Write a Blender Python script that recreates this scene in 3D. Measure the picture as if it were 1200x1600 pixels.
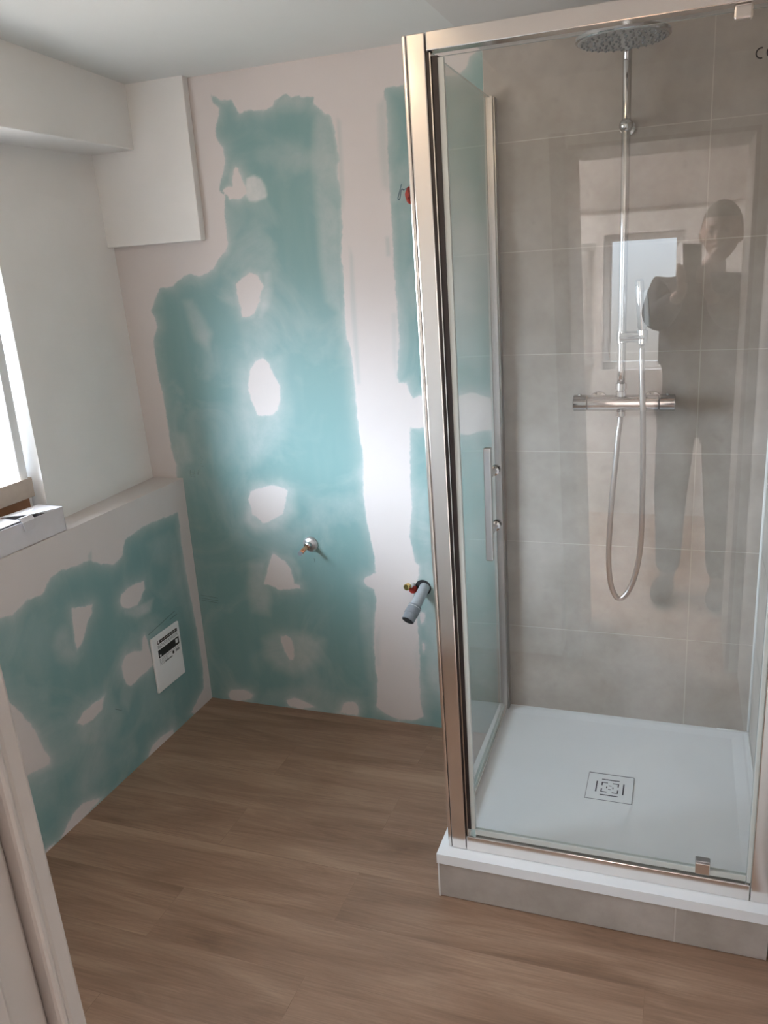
import bpy, bmesh, math, random
import numpy as np
from mathutils import Vector, Matrix

random.seed(7)
for o in list(bpy.data.objects):
    bpy.data.objects.remove(o, do_unlink=True)
SC = bpy.context.scene
COL = SC.collection

# ------------------------------------------------------------------ camera
CAM = Vector((1.7421, -2.5478, 1.6108))
RIGHT = Vector((0.940788, 0.333463, -0.060992))
UP = Vector((-0.03919, 0.2857, 0.957517))
FWD = Vector((-0.336722, 0.898431, -0.281851))
cd = bpy.data.cameras.new('camera')
cd.sensor_fit = 'VERTICAL'
cd.sensor_height = 36.0
cd.lens = 1293.2 * 36.0 / 1600.0
cd.clip_start = 0.005
cam = bpy.data.objects.new('camera', cd)
COL.objects.link(cam)
cam.matrix_world = Matrix(((RIGHT.x, UP.x, -FWD.x, CAM.x), (RIGHT.y, UP.y, -FWD.y, CAM.y),
                           (RIGHT.z, UP.z, -FWD.z, CAM.z), (0, 0, 0, 1)))
SC.camera = cam

# ------------------------------------------------------------------ sky and light
SKY = 9.0
LOBE_GAIN = 62.0
WIDE_GAIN = 13.0
LOBE_A0, LOBE_A1, LOBE_A2, LOBE_A3 = 18, 26, 36, 86
LOBE_Z0, LOBE_Z1 = 0.34, 0.62
LAMP_W = 5.0
HALL_FILL_W = 300.0
W = bpy.data.worlds.new('overcast_sky')
SC.world = W
W.use_nodes = True
nt = W.node_tree
nt.nodes.clear()
wo = nt.nodes.new('ShaderNodeOutputWorld')
bg = nt.nodes.new('ShaderNodeBackground')
tc = nt.nodes.new('ShaderNodeTexCoord')
sx = nt.nodes.new('ShaderNodeSeparateXYZ')
rp = nt.nodes.new('ShaderNodeValToRGB')
rp.color_ramp.elements[0].position = 0.44
rp.color_ramp.elements[0].color = (0.36, 0.335, 0.31, 1)
rp.color_ramp.elements[1].position = 0.53
rp.color_ramp.elements[1].color = (0.74, 0.87, 1.0, 1)
mr = nt.nodes.new('ShaderNodeMapRange')
mr.inputs['From Min'].default_value = -1
mr.inputs['From Max'].default_value = 1
nt.links.new(tc.outputs['Generated'], sx.inputs[0])
nt.links.new(sx.outputs['Z'], mr.inputs['Value'])
nt.links.new(mr.outputs[0], rp.inputs[0])
nt.links.new(rp.outputs[0], bg.inputs['Color'])
bg.inputs['Strength'].default_value = 9.0

# bright low sky band on the window side, added to light the back wall
def wmath(op, a, b_=None):
    n = nt.nodes.new('ShaderNodeMath')
    n.operation = op
    for i, v in enumerate((a, b_)):
        if v is None:
            continue
        if isinstance(v, (int, float)):
            n.inputs[i].default_value = v
        else:
            nt.links.new(v, n.inputs[i])
    return n.outputs[0]


def wstep(v, a, b_, lo=0.0, hi=1.0):
    n = nt.nodes.new('ShaderNodeMapRange')
    n.interpolation_type = 'SMOOTHSTEP'
    n.inputs['From Min'].default_value = a
    n.inputs['From Max'].default_value = b_
    n.inputs['To Min'].default_value = lo
    n.inputs['To Max'].default_value = hi
    nt.links.new(v, n.inputs['Value'])
    return n.outputs[0]


az = wmath('ARCTAN2', wmath('MULTIPLY', sx.outputs['X'], -1.0), wmath('MULTIPLY', sx.outputs['Y'], -1.0))
R_ = math.radians
lobe = wmath('MULTIPLY', wstep(az, R_(LOBE_A0), R_(LOBE_A1)), wstep(az, R_(LOBE_A2), R_(LOBE_A3), 1.0, 0.0))
lobe = wmath('MULTIPLY', lobe, wmath('MULTIPLY', wstep(sx.outputs['Z'], 0.02, 0.20), wstep(sx.outputs['Z'], LOBE_Z0, LOBE_Z1, 1.0, 0.0)))
wide = wmath('MULTIPLY', wstep(az, R_(12), R_(40)), WIDE_GAIN)
st = wmath('ADD', wmath('ADD', wmath('MULTIPLY', lobe, LOBE_GAIN), wide), SKY)
nt.links.new(st, bg.inputs['Strength'])
nt.links.new(bg.outputs[0], wo.inputs['Surface'])


def portal(name, loc, direction, w, h):
    """marks a real window opening so the renderer samples the sky through it"""
    l = bpy.data.lights.new(name, 'AREA')
    l.shape = 'RECTANGLE'
    l.size, l.size_y = w, h
    l.cycles.is_portal = True
    o = bpy.data.objects.new(name, l)
    COL.objects.link(o)
    o.location = loc
    o.rotation_euler = Vector(direction).to_track_quat('-Z', 'Z').to_euler()


portal('window_light', (-0.60, -1.17, 1.35), (1, 0, 0), 1.25, 0.95)
portal('hall_window_light', (1.45, -4.52, 1.35), (0, 1, 0), 1.0, 0.95)

SC.view_settings.view_transform = 'Standard'
SC.view_settings.look = 'None'
SC.view_settings.gamma = 1.0
SC.view_settings.use_curve_mapping = False
SC.view_settings.exposure = 0.12


# ------------------------------------------------------------------ materials
def new_mat(name):
    m = bpy.data.materials.new(name)
    m.use_nodes = True
    return m, m.node_tree, m.node_tree.nodes['Principled BSDF']


def N(t, kind, **kw):
    n = t.nodes.new(kind)
    for k, v in kw.items():
        if k in n.inputs:
            n.inputs[k].default_value = v
        else:
            setattr(n, k, v)
    return n


def mat(name, col, rough=0.6, metal=0.0, spec=0.5, noise=0.0, nscale=20.0, bump=0.0, bscale=120.0, coat=0.0):
    m, t, b = new_mat(name)
    b.inputs['Base Color'].default_value = (*col, 1)
    b.inputs['Roughness'].default_value = rough
    b.inputs['Metallic'].default_value = metal
    b.inputs['Specular IOR Level'].default_value = spec
    b.inputs['Coat Weight'].default_value = coat
    co = t.nodes.new('ShaderNodeTexCoord')
    if noise:
        n = N(t, 'ShaderNodeTexNoise', Scale=nscale, Detail=5.0)
        t.links.new(co.outputs['Object'], n.inputs['Vector'])
        r = t.nodes.new('ShaderNodeMapRange')
        r.inputs['From Min'].default_value = 0.3
        r.inputs['From Max'].default_value = 0.7
        r.inputs['To Min'].default_value = 1 - noise
        r.inputs['To Max'].default_value = 1 + noise
        t.links.new(n.outputs[0], r.inputs['Value'])
        mx = N(t, 'ShaderNodeVectorMath', operation='SCALE')
        mx.inputs[0].default_value = col
        t.links.new(r.outputs[0], mx.inputs['Scale'])
        t.links.new(mx.outputs[0], b.inputs['Base Color'])
    if bump:
        n2 = N(t, 'ShaderNodeTexNoise', Scale=bscale, Detail=4.0)
        t.links.new(co.outputs['Object'], n2.inputs['Vector'])
        bp = N(t, 'ShaderNodeBump', Strength=bump, Distance=0.002)
        t.links.new(n2.outputs[0], bp.inputs['Height'])
        t.links.new(bp.outputs[0], b.inputs['Normal'])
    return m


PLASTER = (0.61, 0.56, 0.54)
GREEN = (0.185, 0.315, 0.308)
M = {}
M['ceiling'] = mat('ceiling_paint', (0.66, 0.67, 0.655), 0.7, noise=0.02, nscale=3, bump=0.05, bscale=60)
M['white_paint'] = mat('white_wall_paint', (0.74, 0.725, 0.705), 0.65, noise=0.03, nscale=5, bump=0.06, bscale=40)
M['plaster'] = mat('bare_plaster', PLASTER, 0.75, noise=0.04, nscale=6, bump=0.08, bscale=50)
M['reveal'] = mat('window_reveal_paint', (0.88, 0.88, 0.88), 0.6, noise=0.02)
M['white_plastic'] = mat('white_plastic', (0.78, 0.78, 0.78), 0.35, noise=0.01)
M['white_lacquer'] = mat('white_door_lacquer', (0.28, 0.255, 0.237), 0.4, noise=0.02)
M['tray'] = mat('matt_white_resin', (0.76, 0.78, 0.80), 0.5, noise=0.015, nscale=8, bump=0.12, bscale=300)
M['chrome'] = mat('polished_chrome', (0.54, 0.54, 0.55), 0.06, metal=1.0, noise=0.01)
M['hose'] = mat('braided_chrome_hose', (0.36, 0.36, 0.36), 0.28, metal=1.0, noise=0.02)
M['alu'] = mat('polished_aluminium', (0.82, 0.785, 0.76), 0.16, metal=1.0, noise=0.01)
M['alu_dark'] = mat('grey_aluminium', (0.42, 0.42, 0.43), 0.3, metal=1.0, noise=0.01)
M['black_seal'] = mat('black_rubber_seal', (0.022, 0.014, 0.013), 0.5, noise=0.05)
M['clear_seal'] = mat('translucent_seal', (0.52, 0.55, 0.53), 0.4, noise=0.03)
M['dark'] = mat('dark_void', (0.02, 0.02, 0.022), 0.9, noise=0.05)
M['slot'] = mat('drain_slot', (0.03, 0.03, 0.05), 0.6, noise=0.05)
M['grout_line'] = mat('drain_joint', (0.22, 0.22, 0.24), 0.7, noise=0.05)
M['silicone'] = mat('white_silicone', (0.72, 0.72, 0.71), 0.4, noise=0.03)
M['satin'] = mat('satin_steel', (0.50, 0.50, 0.51), 0.38, metal=0.8, noise=0.03)
M['profile'] = mat('grey_anodised_profile', (0.50, 0.49, 0.49), 0.32, metal=0.9, noise=0.02)
M['copper'] = mat('copper_pipe', (0.72, 0.36, 0.22), 0.25, metal=1.0, noise=0.08, nscale=90)
M['brass'] = mat('brass', (0.86, 0.62, 0.25), 0.2, metal=1.0, noise=0.05, nscale=90)
M['red_plastic'] = mat('red_plastic', (0.32, 0.03, 0.02), 0.35, noise=0.05)
M['pvc'] = mat('grey_pvc', (0.30, 0.32, 0.34), 0.4, noise=0.05, nscale=60)
M['pvc_dark'] = mat('darker_grey_pvc', (0.20, 0.215, 0.24), 0.4, noise=0.05, nscale=60)
M['card_white'] = mat('white_card', (0.58, 0.56, 0.58), 0.6, noise=0.02, nscale=30)
M['card_lid'] = mat('beige_card', (0.42, 0.34, 0.28), 0.65, noise=0.05, nscale=30)
M['card_brown'] = mat('brown_card', (0.27, 0.125, 0.06), 0.7, noise=0.08, nscale=30)
M['ink'] = mat('black_print', (0.015, 0.012, 0.012), 0.5, noise=0.05)
M['ink_brown'] = mat('dark_brown_print', (0.03, 0.015, 0.01), 0.5, noise=0.05)
M['ink_grey'] = mat('grey_print', (0.26, 0.26, 0.26), 0.5, noise=0.1, nscale=200)
M['ink_white'] = mat('white_print', (0.8, 0.8, 0.8), 0.5, noise=0.02)
M['pen'] = mat('blue_marker_pen', (0.01, 0.06, 0.11), 0.6, noise=0.05)
M['chalk'] = mat('chalk_mark', (0.30, 0.42, 0.39), 0.8, noise=0.2, nscale=200)
M['pencil'] = mat('pencil_line', (0.05, 0.09, 0.09), 0.7, noise=0.1)
M['nozzle'] = mat('grey_rubber_nozzle', (0.16, 0.17, 0.18), 0.6, noise=0.05)
M['head_face'] = mat('satin_grey_face', (0.36, 0.37, 0.37), 0.35, metal=0.3, noise=0.02)
M['skin'] = mat('skin', (0.26, 0.15, 0.11), 0.5, noise=0.06, nscale=30)
M['hair'] = mat('dark_short_hair', (0.03, 0.022, 0.018), 0.8, noise=0.2, nscale=200)
M['jumper'] = mat('dark_jumper', (0.03, 0.03, 0.035), 0.9, noise=0.1, nscale=80)
M['trousers'] = mat('dark_trousers', (0.045, 0.05, 0.065), 0.9, noise=0.1, nscale=80)
M['shoe'] = mat('dark_shoe', (0.03, 0.03, 0.03), 0.6, noise=0.1)
M['phone'] = mat('black_phone', (0.02, 0.02, 0.022), 0.25, noise=0.02)


def glass_mat(name, tint):
    """thin window glass: clear transmission plus Schlick mirror reflection"""
    m = bpy.data.materials.new(name)
    m.use_nodes = True
    t = m.node_tree
    t.nodes.clear()
    out = t.nodes.new('ShaderNodeOutputMaterial')
    tr = t.nodes.new('ShaderNodeBsdfTransparent')
    tr.inputs[0].default_value = (*tint, 1)
    gl = t.nodes.new('ShaderNodeBsdfGlossy')
    gl.inputs['Roughness'].default_value = 0.0
    ge = t.nodes.new('ShaderNodeNewGeometry')
    dp = N(t, 'ShaderNodeVectorMath', operation='DOT_PRODUCT')
    t.links.new(ge.outputs['Incoming'], dp.inputs[0])
    t.links.new(ge.outputs['Normal'], dp.inputs[1])
    ab = N(t, 'ShaderNodeMath', operation='ABSOLUTE')
    t.links.new(dp.outputs['Value'], ab.inputs[0])
    om = N(t, 'ShaderNodeMath', operation='SUBTRACT')
    om.inputs[0].default_value = 1.0
    t.links.new(ab.outputs[0], om.inputs[1])
    pw = N(t, 'ShaderNodeMath', operation='POWER')
    t.links.new(om.outputs[0], pw.inputs[0])
    pw.inputs[1].default_value = 5.0
    ma = N(t, 'ShaderNodeMath', operation='MULTIPLY_ADD')
    t.links.new(pw.outputs[0], ma.inputs[0])
    ma.inputs[1].default_value = 0.955
    ma.inputs[2].default_value = 0.045
    mx = t.nodes.new('ShaderNodeMixShader')
    t.links.new(ma.outputs[0], mx.inputs[0])
    t.links.new(tr.outputs[0], mx.inputs[1])
    t.links.new(gl.outputs[0], mx.inputs[2])
    t.links.new(mx.outputs[0], out.inputs[0])
    return m


M['glass'] = glass_mat('clear_safety_glass', (0.985, 0.992, 0.988))
M['glass_edge'] = mat('glass_edge', (0.40, 0.44, 0.42), 0.2, noise=0.02)
M['pane'] = glass_mat('window_glass', (0.98, 0.985, 0.985))


def board_mat():
    """moisture resistant plasterboard with jointing compound (painted-on areas come from mesh attributes)"""
    m, t, b = new_mat('plasterboard_with_filler')
    co = t.nodes.new('ShaderNodeTexCoord')
    a1 = N(t, 'ShaderNodeAttribute', attribute_name='filler')
    a2 = N(t, 'ShaderNodeAttribute', attribute_name='smear')
    n1 = N(t, 'ShaderNodeTexNoise', Scale=38.0, Detail=7.0, Roughness=0.7)
    n2 = N(t, 'ShaderNodeTexNoise', Scale=9.0, Detail=6.0, Roughness=0.6)
    n3 = N(t, 'ShaderNodeTexNoise', Scale=4.0, Detail=3.0)
    mp = N(t, 'ShaderNodeMapping')
    mp.inputs['Scale'].default_value = (1, 1, 0.18)
    n4 = N(t, 'ShaderNodeTexNoise', Scale=16.0, Detail=4.0)
    t.links.new(co.outputs['Object'], mp.inputs[0])
    t.links.new(mp.outputs[0], n4.inputs['Vector'])
    for n in (n1, n2, n3):
        t.links.new(co.outputs['Object'], n.inputs['Vector'])
    # ragged edge: distance (metres) + noise
    s = N(t, 'ShaderNodeMath', operation='MULTIPLY_ADD')
    t.links.new(n1.outputs[0], s.inputs[0])
    s.inputs[1].default_value = 0.022
    s.inputs[2].default_value = -0.011
    ad = N(t, 'ShaderNodeMath', operation='ADD')
    t.links.new(a1.outputs['Fac'], ad.inputs[0])
    t.links.new(s.outputs[0], ad.inputs[1])
    r = N(t, 'ShaderNodeMapRange', interpolation_type='SMOOTHSTEP')
    r.inputs['From Min'].default_value = -0.0025
    r.inputs['From Max'].default_value = 0.0035
    t.links.new(ad.outputs[0], r.inputs['Value'])
    # thin smears of filler over the green card, wiped unevenly
    sm = N(t, 'ShaderNodeMapRange')
    sm.inputs['From Min'].default_value = 0.3
    sm.inputs['From Max'].default_value = 0.7
    sm.inputs['To Min'].default_value = 0.55
    sm.inputs['To Max'].default_value = 1.35
    t.links.new(n2.outputs[0], sm.inputs['Value'])
    mu = N(t, 'ShaderNodeMath', operation='MULTIPLY')
    mu.use_clamp = True
    t.links.new(a2.outputs['Fac'], mu.inputs[0])
    t.links.new(sm.outputs[0], mu.inputs[1])
    v = N(t, 'ShaderNodeMapRange')
    v.inputs['From Min'].default_value = 0.45
    v.inputs['From Max'].default_value = 0.75
    v.inputs['To Min'].default_value = 0.0
    v.inputs['To Max'].default_value = 0.06
    t.links.new(n4.outputs[0], v.inputs['Value'])
    n5 = N(t, 'ShaderNodeTexNoise', Scale=3.6, Detail=5.0, Roughness=0.55, Distortion=1.2)
    t.links.new(co.outputs['Object'], n5.inputs['Vector'])
    w5 = N(t, 'ShaderNodeMapRange')
    w5.inputs['From Min'].default_value = 0.46
    w5.inputs['From Max'].default_value = 0.70
    w5.inputs['To Min'].default_value = 0.0
    w5.inputs['To Max'].default_value = 0.24
    t.links.new(n5.outputs[0], w5.inputs['Value'])
    mu5 = N(t, 'ShaderNodeMath', operation='ADD')
    t.links.new(mu.outputs[0], mu5.inputs[0])
    t.links.new(w5.outputs[0], mu5.inputs[1])
    mu = mu5
    ad2 = N(t, 'ShaderNodeMath', operation='ADD')
    ad2.use_clamp = True
    t.links.new(mu.outputs[0], ad2.inputs[0])
    t.links.new(v.outputs[0], ad2.inputs[1])
    mxg = N(t, 'ShaderNodeMix', data_type='RGBA')
    mxg.inputs[6].default_value = (*GREEN, 1)
    mxg.inputs[7].default_value = (0.56, 0.56, 0.545, 1)
    t.links.new(ad2.outputs[0], mxg.inputs[0])
    pv = N(t, 'ShaderNodeMix', data_type='RGBA')
    pv.inputs[6].default_value = (PLASTER[0] * .95, PLASTER[1] * .95, PLASTER[2] * .95, 1)
    pv.inputs[7].default_value = (PLASTER[0] * 1.04, PLASTER[1] * 1.04, PLASTER[2] * 1.05, 1)
    t.links.new(n3.outputs[0], pv.inputs[0])
    a3 = N(t, 'ShaderNodeAttribute', attribute_name='thin')
    pt = N(t, 'ShaderNodeMix', data_type='RGBA')
    pt.inputs[7].default_value = (0.36, 0.43, 0.42, 1)
    t.links.new(a3.outputs['Fac'], pt.inputs[0])
    t.links.new(pv.outputs[2], pt.inputs[6])
    mx = N(t, 'ShaderNodeMix', data_type='RGBA')
    t.links.new(r.outputs[0], mx.inputs[0])
    t.links.new(mxg.outputs[2], mx.inputs[6])
    t.links.new(pt.outputs[2], mx.inputs[7])
    t.links.new(mx.outputs[2], b.inputs['Base Color'])
    rr = N(t, 'ShaderNodeMapRange')
    rr.inputs['To Min'].default_value = 0.5
    rr.inputs['To Max'].default_value = 0.75
    t.links.new(r.outputs[0], rr.inputs['Value'])
    t.links.new(rr.outputs[0], b.inputs['Roughness'])
    b.inputs['Specular IOR Level'].default_value = 0.35
    bp = N(t, 'ShaderNodeBump', Strength=0.35, Distance=0.001)
    t.links.new(r.outputs[0], bp.inputs['Height'])
    t.links.new(bp.outputs[0], b.inputs['Normal'])
    return m


M['board'] = board_mat()


def tile_mat():
    m, t, b = new_mat('stone_look_tile')
    co = t.nodes.new('ShaderNodeTexCoord')
    n1 = N(t, 'ShaderNodeTexNoise', Scale=5.0, Detail=8.0, Roughness=0.65)
    n2 = N(t, 'ShaderNodeTexNoise', Scale=60.0, Detail=6.0, Roughness=0.7)
    n3 = N(t, 'ShaderNodeTexNoise', Scale=16.0, Detail=3.0)
    for n in (n1, n2, n3):
        t.links.new(co.outputs['Object'], n.inputs['Vector'])
    cr = t.nodes.new('ShaderNodeValToRGB')
    e = cr.color_ramp.elements
    e[0].position = 0.30
    e[0].color = (0.330, 0.292, 0.258, 1)
    e[1].position = 0.70
    e[1].color = (0.46, 0.42, 0.385, 1)
    t.links.new(n1.outputs[0], cr.inputs[0])
    sp = N(t, 'ShaderNodeMapRange')
    sp.inputs['From Min'].default_value = 0.66
    sp.inputs['From Max'].default_value = 0.74
    t.links.new(n3.outputs[0], sp.inputs['Value'])
    mx = N(t, 'ShaderNodeMix', data_type='RGBA')
    mx.inputs[7].default_value = (0.29, 0.265, 0.235, 1)
    sc = N(t, 'ShaderNodeMath', operation='MULTIPLY')
    sc.inputs[1].default_value = 0.35
    t.links.new(sp.outputs[0], sc.inputs[0])
    t.links.new(sc.outputs[0], mx.inputs[0])
    t.links.new(cr.outputs[0], mx.inputs[6])
    ml = N(t, 'ShaderNodeMix', data_type='RGBA', blend_type='MULTIPLY')
    ml.inputs[0].default_value = 0.10
    t.links.new(mx.outputs[2], ml.inputs[6])
    t.links.new(n2.outputs[0], ml.inputs[7])
    t.links.new(ml.outputs[2], b.inputs['Base Color'])
    b.inputs['Roughness'].default_value = 0.45
    b.inputs['Specular IOR Level'].default_value = 0.4
    return m


M['tile'] = tile_mat()
M['grout'] = mat('pale_grout', (0.49, 0.455, 0.42), 0.8, noise=0.05)


def floor_mat():
    m, t, b = new_mat('oak_look_plank')
    co = t.nodes.new('ShaderNodeTexCoord')
    br = t.nodes.new('ShaderNodeTexBrick')
    br.offset = 0.37
    br.inputs['Scale'].default_value = 1.0
    br.inputs['Brick Width'].default_value = 1.22
    br.inputs['Row Height'].default_value = 0.182
    br.inputs['Mortar Size'].default_value = 0.0008
    br.inputs['Mortar Smooth'].default_value = 0.2
    br.inputs['Color1'].default_value = (0.0, 0.0, 0.0, 1)
    br.inputs['Color2'].default_value = (1.0, 1.0, 1.0, 1)
    br.inputs['Mortar'].default_value = (0.5, 0.5, 0.5, 1)
    off = N(t, 'ShaderNodeMapping')
    off.inputs['Location'].default_value = (0.28, 0.055, 0)
    t.links.new(co.outputs['Object'], off.inputs[0])
    t.links.new(off.outputs[0], br.inputs['Vector'])
    # grain: long noise, shifted per plank
    sv = N(t, 'ShaderNodeVectorMath', operation='SCALE')
    sv.inputs['Scale'].default_value = 7.0
    t.links.new(br.outputs['Color'], sv.inputs[0])
    adv = N(t, 'ShaderNodeVectorMath', operation='ADD')
    t.links.new(co.outputs['Object'], adv.inputs[0])
    t.links.new(sv.outputs[0], adv.inputs[1])
    m1 = N(t, 'ShaderNodeMapping')
    m1.inputs['Scale'].default_value = (1.1, 7.0, 1.0)
    t.links.new(adv.outputs[0], m1.inputs[0])
    n1 = N(t, 'ShaderNodeTexNoise', Scale=1.6, Detail=7.0, Roughness=0.62, Distortion=0.8)
    t.links.new(m1.outputs[0], n1.inputs['Vector'])
    m2 = N(t, 'ShaderNodeMapping')
    m2.inputs['Scale'].default_value = (4.0, 110.0, 1.0)
    t.links.new(adv.outputs[0], m2.inputs[0])
    n2 = N(t, 'ShaderNodeTexNoise', Scale=1.8, Detail=5.0, Roughness=0.7)
    t.links.new(m2.outputs[0], n2.inputs['Vector'])
    cr = t.nodes.new('ShaderNodeValToRGB')
    e = cr.color_ramp.elements
    e[0].position = 0.28
    e[0].color = (0.185, 0.107, 0.066, 1)
    e[1].position = 0.74
    e[1].color = (0.375, 0.250, 0.172, 1)
    k = cr.color_ramp.elements.new(0.5)
    k.color = (0.275, 0.169, 0.112, 1)
    t.links.new(n1.outputs[0], cr.inputs[0])
    r2 = N(t, 'ShaderNodeMapRange')
    r2.inputs['From Min'].default_value = 0.3
    r2.inputs['From Max'].default_value = 0.7
    r2.inputs['To Min'].default_value = 0.84
    r2.inputs['To Max'].default_value = 1.14
    t.links.new(n2.outputs[0], r2.inputs['Value'])
    mg = N(t, 'ShaderNodeVectorMath', operation='SCALE')
    t.links.new(cr.outputs[0], mg.inputs[0])
    t.links.new(r2.outputs[0], mg.inputs['Scale'])
    r3 = N(t, 'ShaderNodeMapRange')
    r3.inputs['To Min'].default_value = 0.93
    r3.inputs['To Max'].default_value = 1.07
    t.links.new(br.outputs['Color'], r3.inputs['Value'])
    mg2 = N(t, 'ShaderNodeVectorMath', operation='SCALE')
    t.links.new(mg.outputs[0], mg2.inputs[0])
    t.links.new(r3.outputs[0], mg2.inputs['Scale'])
    mo = N(t, 'ShaderNodeMix', data_type='RGBA')
    mo.inputs[7].default_value = (0.11, 0.07, 0.045, 1)
    fm = N(t, 'ShaderNodeMath', operation='MULTIPLY')
    fm.inputs[1].default_value = 0.2
    t.links.new(br.outputs['Fac'], fm.inputs[0])
    t.links.new(fm.outputs[0], mo.inputs[0])
    t.links.new(mg2.outputs[0], mo.inputs[6])
    t.links.new(mo.outputs[2], b.inputs['Base Color'])
    b.inputs['Roughness'].default_value = 0.42
    b.inputs['Specular IOR Level'].default_value = 0.45
    bp = N(t, 'ShaderNodeBump', Strength=0.12, Distance=0.001)
    t.links.new(n2.outputs[0], bp.inputs['Height'])
    t.links.new(bp.outputs[0], b.inputs['Normal'])
    return m


M['floor'] = floor_mat()


# ------------------------------------------------------------------ mesh helpers
def obj(name, bm, m, parent=None, smooth=False, bevel=0.0, loc=None):
    me = bpy.data.meshes.new(name)
    bm.normal_update()
    bm.to_mesh(me)
    bm.free()
    ms = m if isinstance(m, (list, tuple)) else [m]
    for x in ms:
        me.materials.append(x)
    if smooth:
        for p in me.polygons:
            p.use_smooth = True
    o = bpy.data.objects.new(name, me)
    COL.objects.link(o)
    if parent is not None:
        o.parent = parent
        o.matrix_parent_inverse = parent.matrix_world.inverted()
    if bevel:
        b = o.modifiers.new('bevel', 'BEVEL')
        b.width = bevel
        b.segments = 2
        b.limit_method = 'ANGLE'
        b.angle_limit = math.radians(40)
    return o


def tag(o, label, cat=None, group=None):
    o['label'] = label
    if cat:
        o['category'] = cat
    if group:
        o['group'] = group
    return o


def struct(o, label=None):
    o['kind'] = 'structure'
    if label:
        o['label'] = label
    return o


def thing(name, loc, label, cat, group=None):
    o = bpy.data.objects.new(name, None)
    o.empty_display_size = 0.05
    COL.objects.link(o)
    o.location = loc
    o.matrix_world = Matrix.Translation(loc)
    return tag(o, label, cat, group)


def box(bm, x0, x1, y0, y1, z0, z1, mi=0):
    vs = [bm.verts.new(c) for c in ((x0, y0, z0), (x1, y0, z0), (x1, y1, z0), (x0, y1, z0),
                                    (x0, y0, z1), (x1, y0, z1), (x1, y1, z1), (x0, y1, z1))]
    for f in ((0, 3, 2, 1), (4, 5, 6, 7), (0, 1, 5, 4), (1, 2, 6, 5), (2, 3, 7, 6), (3, 0, 4, 7)):
        fc = bm.faces.new([vs[i] for i in f])
        fc.material_index = mi
    return vs


def hexa(bm, pts, mi=0):
    """8 corners: bottom 4 (ccw from above) then top 4"""
    vs = [bm.verts.new(c) for c in pts]
    for f in ((0, 3, 2, 1), (4, 5, 6, 7), (0, 1, 5, 4), (1, 2, 6, 5), (2, 3, 7, 6), (3, 0, 4, 7)):
        bm.faces.new([vs[i] for i in f]).material_index = mi


def B(*a, **k):
    bm = bmesh.new()
    box(bm, *a, **k)
    return bm


def tube(bm, pts, rad, seg=16, cap=True, mi=0):
    """round bar along a polyline; rad is a number or one per point"""
    pts = [Vector(p) for p in pts]
    n = len(pts)
    rs = rad if isinstance(rad, (list, tuple)) else [rad] * n
    rings = []
    prev = None
    for i, p in enumerate(pts):
        a = pts[max(i - 1, 0)]
        c = pts[min(i + 1, n - 1)]
        d = (c - a)
        if d.length < 1e-9:
            d = prev_d
        d = d.normalized()
        prev_d = d
        if prev is None:
            u = d.orthogonal().normalized()
        else:
            u = (prev - d * prev.dot(d)).normalized()
        prev = u
        w = d.cross(u)
        rings.append([bm.verts.new(p + (u * math.cos(t) + w * math.sin(t)) * rs[i])
                      for t in [2 * math.pi * k / seg for k in range(seg)]])
    for i in range(n - 1):
        for k in range(seg):
            f = bm.faces.new((rings[i][k], rings[i][(k + 1) % seg], rings[i + 1][(k + 1) % seg], rings[i + 1][k]))
            f.material_index = mi
            f.smooth = True
    if cap:
        bm.faces.new(list(reversed(rings[0]))).material_index = mi
        bm.faces.new(rings[-1]).material_index = mi


def profile(bm, base, axis, prof, seg=32, mi=0):
    """turned shape: prof = [(distance along axis, radius)...]"""
    base = Vector(base)
    d = Vector(axis).normalized()
    u = d.orthogonal().normalized()
    w = d.cross(u)
    rings = []
    for (s, r) in prof:
        rings.append([bm.verts.new(base + d * s + (u * math.cos(t) + w * math.sin(t)) * max(r, 1e-5))
                      for t in [2 * math.pi * k / seg for k in range(seg)]])
    for i in range(len(prof) - 1):
        for k in range(seg):
            f = bm.faces.new((rings[i][k], rings[i][(k + 1) % seg], rings[i + 1][(k + 1) % seg], rings[i + 1][k]))
            f.material_index = mi
    bm.faces.new(list(reversed(rings[0]))).material_index = mi
    bm.faces.new(rings[-1]).material_index = mi


def T(*a, **k):
    bm = bmesh.new()
    tube(bm, *a, **k)
    return bm


def P(*a, **k):
    bm = bmesh.new()
    profile(bm, *a, **k)
    return bm


def curve_pts(ctrl, n):
    """Catmull-Rom through control points, n samples per span"""
    c = [Vector(p) for p in ctrl]
    c = [c[0] * 2 - c[1]] + c + [c[-1] * 2 - c[-2]]
    out = []
    for i in range(1, len(c) - 2):
        for k in range(n):
            t = k / n
            p0, p1, p2, p3 = c[i - 1], c[i], c[i + 1], c[i + 2]
            out.append(0.5 * ((2 * p1) + (p2 - p0) * t + (2 * p0 - 5 * p1 + 4 * p2 - p3) * t * t
                              + (3 * p1 - p0 - 3 * p2 + p3) * t ** 3))
    out.append(c[-2])
    return out


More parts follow.
